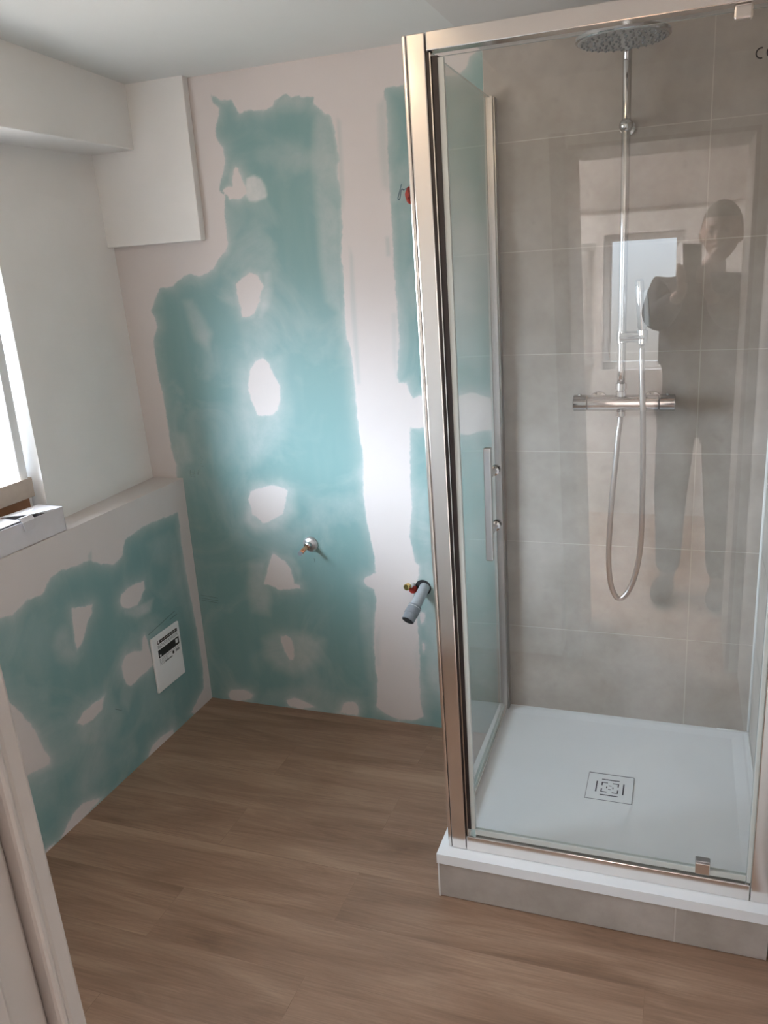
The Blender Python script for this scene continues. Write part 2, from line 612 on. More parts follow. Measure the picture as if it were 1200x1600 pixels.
# ------------------------------------------------------------------ filler shapes on the two plasterboard walls (metres on the wall)
BACK_GREEN = [[[0.292,2.172],[0.326,2.15],[0.365,2.147],[0.376,2.124],[0.387,2.104],[0.424,2.111],[0.468,2.104],[0.502,2.11],[0.52,2.129],[0.538,2.138],[0.556,2.143],[0.57,2.13],[0.592,2.131],[0.609,2.126],[0.628,2.124],[0.645,2.12],[0.641,2.101],[0.663,2.088],[0.676,2.072],[0.693,2.068],[0.702,2.051],[0.705,2.029],[0.707,2.002],[0.711,1.957],[0.716,1.938],[0.706,1.917],[0.704,1.893],[0.71,1.865],[0.711,1.827],[0.708,1.79],[0.709,1.743],[0.703,1.705],[0.697,1.657],[0.699,1.598],[0.697,1.519],[0.695,1.438],[0.696,1.397],[0.706,1.37],[0.709,1.324],[0.712,1.251],[0.713,1.165],[0.716,1.089],[0.723,1.024],[0.724,0.979],[0.719,0.934],[0.715,0.855],[0.722,0.786],[0.729,0.716],[0.741,0.646],[0.741,0.586],[0.712,0.572],[0.691,0.551],[0.702,0.535],[0.732,0.52],[0.736,0.476],[0.723,0.388],[0.716,0.325],[0.714,0.222],[0.72,0.158],[0.717,0.118],[0.708,0.05],[0.732,0.035],[0.761,0.018],[0.791,0.011],[0.785,-0.087],[0.462,-0.136],[-0.127,-0.225],[-0.033,0.01],[-0.028,0.25],[-0.03,0.441],[-0.029,0.599],[-0.033,0.778],[-0.027,0.913],[-0.022,0.964],[-0.032,1.024],[-0.033,1.12],[-0.037,1.214],[-0.045,1.283],[-0.047,1.386],[-0.045,1.42],[-0.021,1.463],[-0.027,1.497],[-0.04,1.513],[-0.025,1.54],[-0.004,1.572],[0.01,1.593],[0.063,1.595],[0.092,1.617],[0.135,1.633],[0.174,1.623],[0.208,1.633],[0.235,1.648],[0.255,1.674],[0.288,1.699],[0.296,1.722],[0.297,1.752],[0.295,1.793],[0.298,1.832],[0.306,1.871],[0.286,1.886],[0.289,1.906],[0.308,1.939],[0.32,1.976],[0.315,2.015],[0.296,2.045],[0.297,2.073],[0.314,2.109],[0.317,2.131],[0.298,2.148]],[[0.872,2.119],[0.886,2.121],[0.928,2.119],[0.971,2.129],[1.048,2.129],[1.096,2.125],[1.119,2.139],[1.135,2.169],[1.166,2.184],[1.253,2.198],[1.236,1.2],[1.165,1.203],[1.134,1.211],[1.104,1.221],[1.053,1.203],[1.009,1.202],[0.934,1.209],[0.912,1.202],[0.902,1.223],[0.893,1.25],[0.869,1.253],[0.865,1.269],[0.869,1.331],[0.877,1.391],[0.877,1.431],[0.876,1.491],[0.875,1.53],[0.874,1.588],[0.872,1.636],[0.874,1.693],[0.874,1.759],[0.873,1.814],[0.872,1.869],[0.872,1.923],[0.876,1.993],[0.876,2.063]],[[0.898,1.106],[0.928,1.101],[0.944,1.106],[1.004,1.098],[1.049,1.09],[1.089,1.082],[1.152,1.099],[1.234,1.093],[1.282,-0.063],[0.785,-0.087],[0.791,0.011],[0.848,0.014],[0.891,0.033],[0.885,0.074],[0.883,0.113],[0.882,0.19],[0.887,0.241],[0.889,0.342],[0.887,0.435],[0.876,0.5],[0.884,0.548],[0.902,0.585],[0.904,0.621],[0.893,0.632],[0.884,0.678],[0.875,0.724],[0.879,0.77],[0.89,0.838],[0.889,0.905],[0.892,0.993],[0.894,1.037]]]
BACK_PATCH = [[[0.291,1.888],[0.311,1.894],[0.335,1.898],[0.342,1.936],[0.352,1.952],[0.363,1.947],[0.371,1.923],[0.372,1.914],[0.382,1.894],[0.386,1.868],[0.358,1.855],[0.318,1.856],[0.313,1.87]],[[0.308,1.593],[0.319,1.598],[0.34,1.612],[0.368,1.624],[0.393,1.615],[0.409,1.589],[0.413,1.577],[0.401,1.563],[0.393,1.532],[0.381,1.512],[0.364,1.488],[0.338,1.48],[0.319,1.481],[0.315,1.525],[0.309,1.557]],[[0.356,1.336],[0.381,1.342],[0.403,1.326],[0.422,1.276],[0.437,1.254],[0.435,1.21],[0.42,1.166],[0.401,1.148],[0.358,1.144],[0.338,1.148],[0.325,1.184],[0.313,1.234],[0.319,1.278],[0.333,1.31]],[[0.277,0.868],[0.302,0.878],[0.342,0.889],[0.375,0.895],[0.405,0.886],[0.429,0.878],[0.422,0.856],[0.413,0.82],[0.4,0.789],[0.367,0.77],[0.339,0.754],[0.313,0.748],[0.294,0.772],[0.274,0.778],[0.271,0.815],[0.266,0.839]],[[0.344,0.637],[0.364,0.623],[0.393,0.605],[0.411,0.576],[0.418,0.521],[0.441,0.518],[0.443,0.506],[0.39,0.496],[0.35,0.491],[0.325,0.507],[0.291,0.512],[0.309,0.557],[0.321,0.595]],[[0.337,0.303],[0.362,0.31],[0.382,0.297],[0.39,0.266],[0.384,0.212],[0.368,0.205],[0.35,0.24],[0.34,0.274]],[[0.078,0.027],[0.095,0.046],[0.142,0.054],[0.17,0.05],[0.188,0.035],[0.178,0.017],[0.127,-0.001],[0.084,0.002]],[[0.333,0.031],[0.37,0.047],[0.41,0.038],[0.454,0.017],[0.393,0.0],[0.344,0.008]],[[0.563,0.018],[0.574,0.049],[0.598,0.06],[0.626,0.058],[0.637,0.033],[0.63,0.005],[0.554,0.005]],[[0.899,0.335],[0.91,0.332],[0.908,0.294],[0.899,0.29]],[[0.897,0.453],[0.916,0.45],[0.912,0.413],[0.897,0.404]]]
BACK_HAZE = [[[[0.382,1.894],[0.389,1.916],[0.417,1.921],[0.441,1.909],[0.453,1.887],[0.458,1.858],[0.453,1.851],[0.415,1.842],[0.392,1.844],[0.378,1.861]],0.75,0.006],[[[0.512,2.141],[0.54,2.155],[0.564,2.174],[0.605,2.148],[0.649,2.125],[0.643,2.099],[0.599,2.095],[0.512,2.101]],0.45,0.03],[[[0.28,1.621],[0.342,1.628],[0.449,1.632],[0.424,1.469],[0.429,1.341],[0.349,1.386],[0.319,1.344],[0.298,1.473],[0.257,1.539]],0.22,0.04],[[[0.413,1.624],[0.442,1.628],[0.443,1.571],[0.424,1.51],[0.395,1.47],[0.371,1.471]],0.45,0.02],[[[0.289,1.3],[0.345,1.354],[0.453,1.34],[0.459,1.166],[0.425,1.076],[0.314,0.983],[0.261,1.075],[0.265,1.212]],0.4,0.05],[[[0.261,0.863],[0.283,0.899],[0.408,0.915],[0.45,0.881],[0.451,0.798],[0.389,0.735],[0.282,0.712],[0.234,0.752]],0.45,0.03],[[[0.241,0.59],[0.324,0.62],[0.302,0.543],[0.322,0.481],[0.298,0.388],[0.231,0.396],[0.223,0.486]],0.4,0.025],[[[0.344,0.637],[0.417,0.638],[0.45,0.579],[0.444,0.516],[0.411,0.576]],0.35,0.015],[[[0.264,0.279],[0.345,0.327],[0.451,0.324],[0.515,0.304],[0.493,0.21],[0.38,0.144],[0.3,0.162],[0.265,0.212]],0.38,0.03],[[[0.646,2.089],[0.703,2.056],[0.712,1.92],[0.708,1.809],[0.696,1.618],[0.692,1.458],[0.634,1.521],[0.624,1.661],[0.626,1.797],[0.624,1.947]],0.35,0.02],[[[0.432,1.984],[0.526,2.021],[0.591,2.005],[0.607,1.948],[0.517,1.938]],0.16,0.03],[[[0.094,1.546],[0.132,1.544],[0.193,1.434],[0.173,1.38],[0.126,1.414]],0.3,0.02],[[[0.884,1.922],[0.939,1.899],[0.933,1.604],[0.938,1.488],[0.879,1.569]],0.2,0.03],[[[1.038,1.889],[1.069,1.921],[1.123,1.811],[1.167,1.664],[1.154,1.554],[1.128,1.325],[1.035,1.327],[1.027,1.636]],0.42,0.05],[[[0.671,0.52],[0.732,0.513],[0.719,0.325],[0.712,0.117],[0.683,0.166],[0.672,0.371]],0.3,0.025],[[[0.905,0.861],[0.94,0.885],[0.982,0.591],[0.985,0.1],[0.894,0.191],[0.895,0.441]],0.32,0.04],[[[-0.066,1.12],[0.036,1.073],[0.049,0.978],[0.004,0.952],[-0.032,0.988]],0.3,0.02],[[[0.282,1.693],[0.407,1.774],[0.447,1.712],[0.461,1.631],[0.342,1.628],[0.244,1.623]],0.2,0.04],[[[0.198,-0.003],[0.262,0.061],[0.431,0.109],[0.534,0.082],[0.528,0.013],[0.198,-0.003]],0.22,0.03]]
BACK_STREAK = [[[[0.717,2.055],[0.727,2.045],[0.723,1.845],[0.715,1.79],[0.706,1.847]],0.45,0.008],[[[0.728,1.684],[0.737,1.654],[0.733,1.25],[0.721,1.25],[0.718,1.498]],0.4,0.006],[[[0.849,2.075],[0.875,2.098],[0.874,1.923],[0.87,1.833],[0.851,1.852],[0.845,1.961]],0.4,0.012],[[[0.849,1.704],[0.862,1.703],[0.863,1.646],[0.85,1.647]],0.5,0.006],[[[0.856,1.472],[0.873,1.471],[0.86,1.249],[0.852,1.331]],0.28,0.008],[[[0.721,0.325],[0.744,0.378],[0.734,0.224],[0.719,0.223]],0.28,0.01],[[[0.87,0.29],[0.887,0.342],[0.881,0.215],[0.872,0.24]],0.2,0.01]]
LEFT_GREEN = [[[-1.033,0.761],[-0.944,0.757],[-0.899,0.749],[-0.859,0.761],[-0.84,0.767],[-0.782,0.759],[-0.739,0.793],[-0.689,0.804],[-0.668,0.797],[-0.614,0.791],[-0.56,0.789],[-0.506,0.754],[-0.452,0.734],[-0.408,0.746],[-0.38,0.792],[-0.342,0.8],[-0.286,0.807],[-0.23,0.808],[-0.134,0.8],[-0.064,0.798],[-0.059,0.747],[-0.067,0.675],[-0.061,0.571],[-0.055,0.465],[-0.044,0.355],[-0.038,0.243],[-0.037,0.146],[-0.05,0.069],[-0.145,0.023],[-0.073,-0.074],[-1.004,-0.067],[-1.473,0.25]]]
LEFT_PATCH = [[[-0.673,0.673],[-0.624,0.657],[-0.583,0.646],[-0.592,0.622],[-0.62,0.596],[-0.636,0.571],[-0.657,0.547],[-0.684,0.534],[-0.684,0.571],[-0.682,0.624]],[[-0.439,0.62],[-0.401,0.633],[-0.358,0.63],[-0.312,0.624],[-0.315,0.594],[-0.344,0.57],[-0.366,0.555],[-0.418,0.561],[-0.448,0.583],[-0.453,0.603]],[[-0.495,0.389],[-0.472,0.413],[-0.42,0.405],[-0.38,0.388],[-0.371,0.425],[-0.353,0.439],[-0.344,0.413],[-0.331,0.307],[-0.388,0.306],[-0.464,0.296],[-0.485,0.312],[-0.496,0.354]],[[-0.739,0.313],[-0.711,0.33],[-0.657,0.335],[-0.6,0.331],[-0.619,0.295],[-0.669,0.284],[-0.714,0.292]],[[-1.035,0.583],[-0.977,0.518],[-0.953,0.488],[-0.931,0.445],[-0.902,0.387],[-0.891,0.327],[-0.87,0.27],[-0.875,0.252],[-0.933,0.267],[-0.97,0.273],[-1.105,0.31]],[[-0.439,0.0],[-0.405,0.028],[-0.336,0.031],[-0.277,0.018],[-0.275,-0.006],[-0.377,-0.018]],[[-0.893,0.001],[-0.855,0.024],[-0.821,0.045],[-0.775,0.048],[-0.694,0.013],[-0.755,0.003],[-0.824,-0.004]],[[-0.155,0.018],[-0.094,0.042],[-0.047,0.042],[0.001,0.039],[0.011,-0.006],[-0.124,-0.005]],[[-0.965,0.001],[-0.944,0.01],[-0.917,0.005],[-0.935,-0.012]]]
LEFT_HAZE = [[[[-0.761,0.628],[-0.683,0.635],[-0.692,0.575],[-0.659,0.515],[-0.693,0.499],[-0.767,0.547],[-0.783,0.596]],0.35,0.03],[[[-0.446,0.589],[-0.366,0.555],[-0.275,0.542],[-0.303,0.505],[-0.376,0.51],[-0.439,0.547]],0.5,0.012],[[[-0.831,0.72],[-0.75,0.726],[-0.753,0.603],[-0.83,0.515],[-0.895,0.569],[-0.895,0.669]],0.15,0.05],[[[-0.722,0.382],[-0.633,0.367],[-0.578,0.326],[-0.536,0.219],[-0.582,0.173],[-0.703,0.211],[-0.754,0.277],[-0.76,0.347]],0.35,0.04],[[[-0.505,0.347],[-0.45,0.281],[-0.5,0.223],[-0.532,0.265]],0.3,0.02],[[[-0.918,0.479],[-0.858,0.404],[-0.851,0.269],[-0.896,0.144],[-0.974,0.155],[-1.003,0.24]],0.2,0.05],[[[-0.265,0.742],[-0.138,0.748],[-0.074,0.702],[-0.078,0.5],[-0.061,0.282],[-0.1,0.405],[-0.153,0.63],[-0.245,0.664]],0.18,0.03],[[[-0.759,0.234],[-0.606,0.212],[-0.713,0.041],[-0.803,0.056]],0.15,0.05]]
LEFT_STREAK = [[[[-0.566,0.806],[-0.545,0.815],[-0.548,0.791],[-0.563,0.779]],0.6,0.006]]


def sdist(px, pz, poly):
    """signed distance of points to a polygon, positive inside"""
    n = len(poly)
    d = np.full(px.shape, 1e9)
    ins = np.zeros(px.shape, bool)
    for i in range(n):
        x1, y1 = poly[i]
        x2, y2 = poly[(i + 1) % n]
        ex, ey = x2 - x1, y2 - y1
        L2 = ex * ex + ey * ey + 1e-12
        t = np.clip(((px - x1) * ex + (pz - y1) * ey) / L2, 0, 1)
        d = np.minimum(d, (px - x1 - t * ex) ** 2 + (pz - y1 - t * ey) ** 2)
        if (y1 > pz).any() or (y2 > pz).any():
            c = ((y1 > pz) != (y2 > pz)) & (px < (x2 - x1) * (pz - y1) / ((y2 - y1) if y2 != y1 else 1e-12) + x1)
            ins ^= c
    d = np.sqrt(d)
    return np.where(ins, d, -d)


def board_wall(name, us, vs, to3d, greens, patches, hazes, streaks, back):
    """one wall: a fine front grid carrying the filler attributes, closed by the solid behind it"""
    U, V = np.meshgrid(us, vs)
    pu, pv = U.ravel(), V.ravel()
    g = np.full(pu.shape, -1e9)
    for p in greens:
        g = np.maximum(g, sdist(pu, pv, p))
    fill = -g
    for p in patches:
        fill = np.maximum(fill, sdist(pu, pv, p))
    smear = np.zeros(pu.shape)
    for p, s, w in hazes:
        q = np.clip(sdist(pu, pv, p) / w * .5 + .5, 0, 1)
        smear = np.maximum(smear, s * q * q * (3 - 2 * q))
    # a faint halo where filler edges are feathered out
    smear = np.maximum(smear, 0.52 * np.exp(np.minimum(fill, 0) / 0.019))
    thin = np.zeros(pu.shape)
    for p, s, w in streaks:
        q = np.clip(sdist(pu, pv, p) / w * .5 + .5, 0, 1)
        thin = np.maximum(thin, s * q * q * (3 - 2 * q))
    nu, nv = len(us), len(vs)
    co = [to3d(a, b) for a, b in zip(pu.tolist(), pv.tolist())]
    idx = np.arange(nu * nv).reshape(nv, nu)
    q = np.stack([idx[:-1, :-1], idx[:-1, 1:], idx[1:, 1:], idx[1:, :-1]], -1).reshape(-1, 4)
    faces = q.tolist()
    k = len(co)
    co += back
    faces += [[k, k + 1, k + 2, k + 3]]
    a, b, c, d = idx[0].tolist(), idx[-1].tolist(), idx[:, 0].tolist(), idx[:, -1].tolist()
    faces += [a[::-1] + [k, k + 1], b + [k + 2, k + 3], c + [k + 3, k], d[::-1] + [k + 1, k + 2]]
    me = bpy.data.meshes.new(name)
    me.from_pydata(co, [], faces)
    for nm, arr in (('filler', fill), ('smear', smear), ('thin', thin)):
        at = me.attributes.new(nm, 'FLOAT', 'POINT')
        full = np.concatenate([arr, np.full(len(back), 1.0 if nm == 'filler' else 0.0)]).astype(np.float32)
        at.data.foreach_set('value', full)
    me.materials.append(M['board'])
    o = bpy.data.objects.new(name, me)
    COL.objects.link(o)
    return struct(o)


# ------------------------------------------------------------------ the room shell
RX = 1.974          # face of the tiled right wall
HL = 0.911          # height of the ledge
HB = 2.034          # underside of the beam over the window
DY = -2.19          # room face of the doorway wall
DY2 = -2.60         # hall face of the doorway wall
TOP = 2.45


def ceil_z(y):
    return 2.229 - 0.043 * y


bw = board_wall('wall_back', np.arange(-0.60, 1.2001, 0.006), np.arange(0.0, 2.262, 0.006),
                lambda a, b: (a, 0.0, b), BACK_GREEN, BACK_PATCH, BACK_HAZE, BACK_STREAK,
                [(-0.60, 0.12, 0.0), (1.20, 0.12, 0.0), (1.20, 0.12, 2.262), (-0.60, 0.12, 2.262)])
lw = board_wall('wall_left', np.arange(DY, 0.0001, 0.006), np.linspace(0.0, HL, 153),
                lambda a, b: (0.0, a, b), LEFT_GREEN, LEFT_PATCH, LEFT_HAZE, LEFT_STREAK,
                [(-0.55, DY, 0.0), (-0.55, 0.0, 0.0), (-0.55, 0.0, HL), (-0.55, DY, HL)])

struct(obj('floor', B(-0.2, 3.2, -4.6, 0.10, -0.05, 0.0), M['floor']))

# ceiling of the room: gently sloping, with a lower part over the shower
bm = bmesh.new()
hexa(bm, [(-0.6, DY2, ceil_z(DY2)), (1.2, DY2, ceil_z(DY2)), (1.2, 0.12, ceil_z(0.12)), (-0.6, 0.12, ceil_z(0.12)),
          (-0.6, DY2, TOP), (1.2, DY2, TOP), (1.2, 0.12, TOP), (-0.6, 0.12, TOP)])
struct(obj('ceiling', bm, M['ceiling']))
M['ceiling_low'] = mat('bathroom_ceiling_paint', (0.60, 0.585, 0.565), 0.7, noise=0.02, nscale=3)
bm = bmesh.new()
hexa(bm, [(1.10, DY2, 2.22), (2.10, DY2, 2.22), (2.10, 0.12, 2.176), (1.170, 0.12, 2.176),
          (1.10, DY2, TOP), (2.10, DY2, TOP), (2.10, 0.12, TOP), (1.170, 0.12, TOP)])
struct(obj('ceiling', bm, M['ceiling_low']))

# window wall above the ledge: plain infill next to the corner, lintel, and the far side of the window
WB = (-0.103, -0.585)      # lower end of the reveal edge (x, y)
WT = (-0.192, -0.512)      # where that edge meets the beam
bm = bmesh.new()
nz = 12
f = lambda a, b, t: a + (b - a) * t
rows = []
for i in range(nz + 1):
    t = i / nz
    z = HL + (HB - HL) * t
    rows.append([(f(-0.131, -0.165, t), 0.0, z), (f(WB[0], WT[0], t), f(WB[1], WT[1], t), z),
                 (-0.55, f(WB[1], WT[1], t), z), (-0.55, 0.0, z)])
vr = [[bm.verts.new(p) for p in r] for r in rows]
for i in range(nz):
    for k in range(4):
        a, b = vr[i][k], vr[i][(k + 1) % 4]
        c, d = vr[i + 1][(k + 1) % 4], vr[i + 1][k]
        fc = bm.faces.new((a, d, c, b))
        fc.material_index = 1 if k == 1 else 0
bm.faces.new(vr[0])
bm.faces.new(list(reversed(vr[-1])))
struct(obj('wall_left', bm, [M['white_paint'], M['reveal']]))
WZ = 1.80
WY0 = -1.74
struct(obj('wall_left', B(-0.55, -0.19, WY0, -0.512, WZ, HB), M['white_paint']))
struct(obj('wall_left', B(-0.55, -0.15, DY, WY0, HL, HB), M['white_paint']))
# beam along the window wall
struct(obj('trim_1', B(-0.60, 0.002, DY, 0.0, HB, 2.40), M['white_paint'], bevel=0.004))
# boxed panel hung on the back wall in the corner
bm = bmesh.new()
box(bm, -0.20, 0.215, -0.032, 0.0, 1.737, 2.27)
struct(obj('trim_2', bm, M['white_paint'], bevel=0.002))

# tiled walls of the shower
TW = 0.30


def tiles(name, rects, depth_axis, front, back, gap=0.0028):
    """rectangles (u0,u1,z0,z1) become bevelled tiles standing proud of one grout bed"""
    bm = bmesh.new()
    for (u0, u1, z0, z1) in rects:
        a, b_, c, d = u0 + gap / 2, u1 - gap / 2, z0 + gap / 2, z1 - gap / 2
        if depth_axis == 'y':
            box(bm, a, b_, front, back, c, d)
        else:
            box(bm, front, back, a, b_, c, d)
    U0, U1 = min(r[0] for r in rects), max(r[1] for r in rects)
    Z0, Z1 = min(r[2] for r in rects), max(r[3] for r in rects)
    e = 0.0008 if front < back else -0.0008
    if depth_axis == 'y':
        box(bm, U0, U1, front + e, back, Z0, Z1, mi=1)
    else:
        box(bm, front + e, back, U0, U1, Z0, Z1, mi=1)
    return obj(name, bm, [M['tile'], M['grout']])


XJ, Z0T = 1.7785, 0.1332
rz = [Z0T + TW * k for k in range(7)] + [2.19]
rects = []
for k in range(7):
    rects += [(1.170, XJ, rz[k], rz[k + 1]), (XJ, RX, rz[k], rz[k + 1])]
struct(tiles('wall_back', rects, 'y', -0.006, 0.12), 'stone-look tiled part of the back wall')
struct(obj('wall_back', B(1.20, RX, 0.0, 0.12, 0.0, Z0T), M['plaster']))
rects = []
ry = [0.0, -0.40, -0.98]
for k in range(7):
    rects += [(-0.40, 0.12, rz[k], rz[k + 1]), (-0.98, -0.40, rz[k], rz[k + 1])]
struct(tiles('wall_right', rects, 'x', RX, RX + 0.12), 'tiled right wall of the shower')
struct(obj('wall_right', B(RX + 0.004, RX + 0.12, DY2, -0.98, 0.0, TOP), M['white_paint']))
struct(obj('wall_right', B(RX + 0.004, RX + 0.12, -0.98, 0.12, 0.0, Z0T), M['plaster']))
# silicone beads
bm = bmesh.new()
tube(bm, [(RX - 0.001, -0.007, Z0T - 0.003), (RX - 0.001, -0.007, 2.18)], 0.0055, 8)
tube(bm, [(1.88, -0.007, Z0T), (RX, -0.007, Z0T)], 0.003, 8)
tube(bm, [(RX - 0.001, -0.76, Z0T), (RX - 0.001, 0.0, Z0T)], 0.004, 8)
struct(obj('trim_3', bm, M['silicone']))

# doorway wall behind the photographer (thick), hall beyond
DX0, DX1, DZ = 1.318, 1.945, 1.985
struct(obj('wall_front', B(-0.60, DX0 - 0.022, DY2, DY, 0.0, TOP), M['white_paint']))
struct(obj('wall_front', B(DX1, 2.10, DY2, DY, 0.0, TOP), M['white_paint']))
struct(obj('wall_front', B(DX0 - 0.022, DX1, DY2, DY, DZ, TOP), M['white_paint']))
# door lining of the opening: room-side lip, stepped rebate, flat lining
bm = bmesh.new()
box(bm, DX0 - 0.045, DX0 + 0.012, DY, DY + 0.016, 0.0, DZ + 0.045)
box(bm, DX0 - .02, DX0 + 0.014, DY - 0.008, DY + 0.0, 0.0, DZ)
box(bm, DX0 - .02, DX0 + 0.002, DY - 0.040, DY - 0.008, 0.0, DZ)
box(bm, DX0 - .02, DX0 + 0.010, DY2, DY - 0.040, 0.0, DZ)
for v in bm.verts:                      # the lining stands slightly out of plumb
    v.co.x += (1.375 - v.co.z) * 0.034
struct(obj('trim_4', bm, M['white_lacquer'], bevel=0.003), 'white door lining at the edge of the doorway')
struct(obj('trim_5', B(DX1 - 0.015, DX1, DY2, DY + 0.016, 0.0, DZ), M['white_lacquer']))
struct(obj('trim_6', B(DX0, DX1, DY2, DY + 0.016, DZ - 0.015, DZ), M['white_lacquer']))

# hall: walls, sloping ceiling, window
HY = -4.30
M['hall'] = mat('hall_wall_paint', (0.60, 0.57, 0.555), 0.7, noise=0.03)
wx0, wx1, wz0, wz1 = 1.25, 1.70, 0.92, 1.72
struct(obj('wall_hall', B(-0.1, wx0, HY - 0.2, HY, 0.0, 2.6), M['hall']))
struct(obj('wall_hall', B(wx1, 3.1, HY - 0.2, HY, 0.0, 2.6), M['hall']))
struct(obj('wall_hall', B(wx0, wx1, HY - 0.2, HY, 0.0, wz0), M['hall']))
struct(obj('wall_hall', B(wx0, wx1, HY - 0.2, HY, wz1, 2.6), M['hall']))
struct(obj('wall_hall', B(-0.2, -0.1, HY - 0.2, DY2, 0.0, 2.6), M['hall']))
struct(obj('wall_hall', B(3.1, 3.2, HY - 0.2, DY2, 0.0, 2.6), M['hall']))
struct(obj('wall_hall', B(2.10, 3.1, DY2, DY2 + 0.1, 0.0, 2.6), M['hall']))
bm = bmesh.new()
hexa(bm, [(-0.2, HY - 0.2, 1.84), (3.2, HY - 0.2, 1.84), (3.2, HY + 0.05, 1.86), (-0.2, HY + 0.05, 1.86),
          (-0.2, HY - 0.2, 2.6), (3.2, HY - 0.2, 2.6), (3.2, HY + 0.05, 2.6), (-0.2, HY + 0.05, 2.6)])
hexa(bm, [(-0.2, HY + 0.05, 1.86), (3.2, HY + 0.05, 1.86), (3.2, -3.5, 2.40), (-0.2, -3.5, 2.40),
          (-0.2, HY + 0.05, 2.6), (3.2, HY + 0.05, 2.6), (3.2, -3.5, 2.6), (-0.2, -3.5, 2.6)])
box(bm, -0.2, 3.2, -3.5, DY2, 2.40, 2.6)
struct(obj('ceiling_hall', bm, M['hall']))


def casement(name, x0, x1, z0, z1, bar, depth, parent, to3, open_leaf=False):
    """one glazed leaf: four-sided frame with its pane; to3 maps (u, w, z) to space"""
    fr = bmesh.new()
    for (a, b, c, d) in ((x0, x0 + bar, z0, z1), (x1 - bar, x1, z0, z1), (x0 + bar, x1 - bar, z0, z0 + bar), (x0 + bar, x1 - bar, z1 - bar, z1)):
        hexa(fr, [to3(a, 0, c), to3(b, 0, c), to3(b, depth, c), to3(a, depth, c),
                  to3(a, 0, d), to3(b, 0, d), to3(b, depth, d), to3(a, depth, d)])
    bmesh.ops.recalc_face_normals(fr, faces=fr.faces)
    o = obj('sash', fr, M['white_plastic'], parent, bevel=0.003)
    g = bmesh.new()
    a, b, c, d = x0 + bar, x1 - bar, z0 + bar, z1 - bar
    hexa(g, [to3(a, depth * .4, c), to3(b, depth * .4, c), to3(b, depth * .5, c), to3(a, depth * .5, c),
             to3(a, depth * .4, d), to3(b, depth * .4, d), to3(b, depth * .5, d), to3(a, depth * .5, d)])
    bmesh.ops.recalc_face_normals(g, faces=g.faces)
    obj('pane', g, M['pane'], o)
    return o


# hall window: frame, fixed right leaf, left leaf swung open into the hall
hw = thing('window_2', (1.44, HY - 0.12, wz0), 'white casement window of the hall, left leaf open', None)
hw['kind'] = 'structure'
bm = bmesh.new()
for (a, b, c, d) in ((wx0, wx0 + .04, wz0, wz1), (wx1 - .04, wx1, wz0, wz1), (wx0 + .04, wx1 - .04, wz0, wz0 + .04), (wx0 + .04, wx1 - .04, wz1 - .04, wz1)):
    box(bm, a, b, HY - 0.15, HY - 0.10, c, d)
obj('window_frame', bm, M['white_plastic'], hw, bevel=0.003)
ang = math.radians(118)
cdx, cdy = math.cos(ang), math.sin(ang)
# leaf hinged at the left (x = wx0), swung inwards (towards +y)
L0 = Vector((wx0 + 0.03, HY - 0.095, 0))
du = Vector((math.cos(math.radians(128)), math.sin(math.radians(128)), 0))
dn = Vector((-du.y, du.x, 0))
casement('leaf', 0.0, 0.36, wz0 + .04, wz1 - .04, 0.045, 0.03, hw, lambda u, w, z: tuple(L0 + du * u + dn * w + Vector((0, 0, z))))

# bathroom window: frame at the outside, leaf swung open against the reveal
bwn = thing('window_1', (-0.50, -0.98, HL), 'white casement window standing open above the ledge', None)
bwn['kind'] = 'structure'
bm = bmesh.new()
for (a, b, c, d) in ((-1.74, -1.69, HL, WZ), (-0.63, -0.58, HL, WZ), (-1.69, -0.63, HL, HL + .05), (-1.69, -0.63, WZ - .05, WZ)):
    box(bm, -0.55, -0.49, a, b, c, d)
obj('window_frame', bm, M['white_plastic'], bwn, bevel=0.003)
ds = Vector((1, 0.02, 0)).normalized()
dq = Vector((-ds.y, ds.x, 0))
O1 = Vector((-0.48, -0.64, 0))
lf = casement('leaf', 0.0, 0.335, HL + .05, WZ - .05, 0.085, 0.035, bwn, lambda u, w, z: tuple(O1 + ds * u + dq * w + Vector((0, 0, z))))
bm = bmesh.new()
hp = [O1 + ds * 0.292 + dq * q + Vector((0, 0, z)) for q, z in ((-0.0, 1.35), (-0.03, 1.352), (-0.04, 1.33), (-0.043, 1.29), (-0.038, 1.25), (-0.03, 1.238))]
tube(bm, curve_pts(hp, 5), 0.007, 10)
obj('handle', bm, M['white_plastic'], lf, smooth=False)
# second leaf swung back against the far reveal
O2 = Vector((-0.48, -1.70, 0))
casement('leaf', 0.0, 0.30, HL + .05, WZ - .05, 0.06, 0.035, bwn, lambda u, w, z: tuple(O2 + ds * u + dq * w + Vector((0, 0, z))))

# ceiling lamp of the bathroom, a frosted globe on a short stem, above and behind the picture
M['globe'] = bpy.data.materials.new('lit_frosted_globe')
M['globe'].use_nodes = True
gb = M['globe'].node_tree.nodes['Principled BSDF']
gb.inputs['Base Color'].default_value = (0.8, 0.75, 0.68, 1)
gb.inputs['Emission Color'].default_value = (1.0, 0.72, 0.46, 1)
gb.inputs['Emission Strength'].default_value = LAMP_W / (math.pi * math.pi * 4 * 0.07 ** 2)
CLP = thing('ceiling_lamp', (0.78, -1.66, 2.18), 'warm frosted globe lamp under the ceiling behind the viewpoint', 'lamp')
obj('canopy', P((0.78, -1.66, 2.305), (0, 0, -1), [(0, 0.05), (0.015, 0.05), (0.02, 0.02), (0.07, 0.018)], 28), M['chrome'], CLP)
bm = bmesh.new()
bmesh.ops.create_uvsphere(bm, u_segments=28, v_segments=16, radius=0.07, matrix=Matrix.Translation((0.78, -1.66, 2.175)))
obj('globe', bm, M['globe'], CLP, smooth=True)
M['tube'] = bpy.data.materials.new('hall_fill_glow')  # glow of the added hall fill light
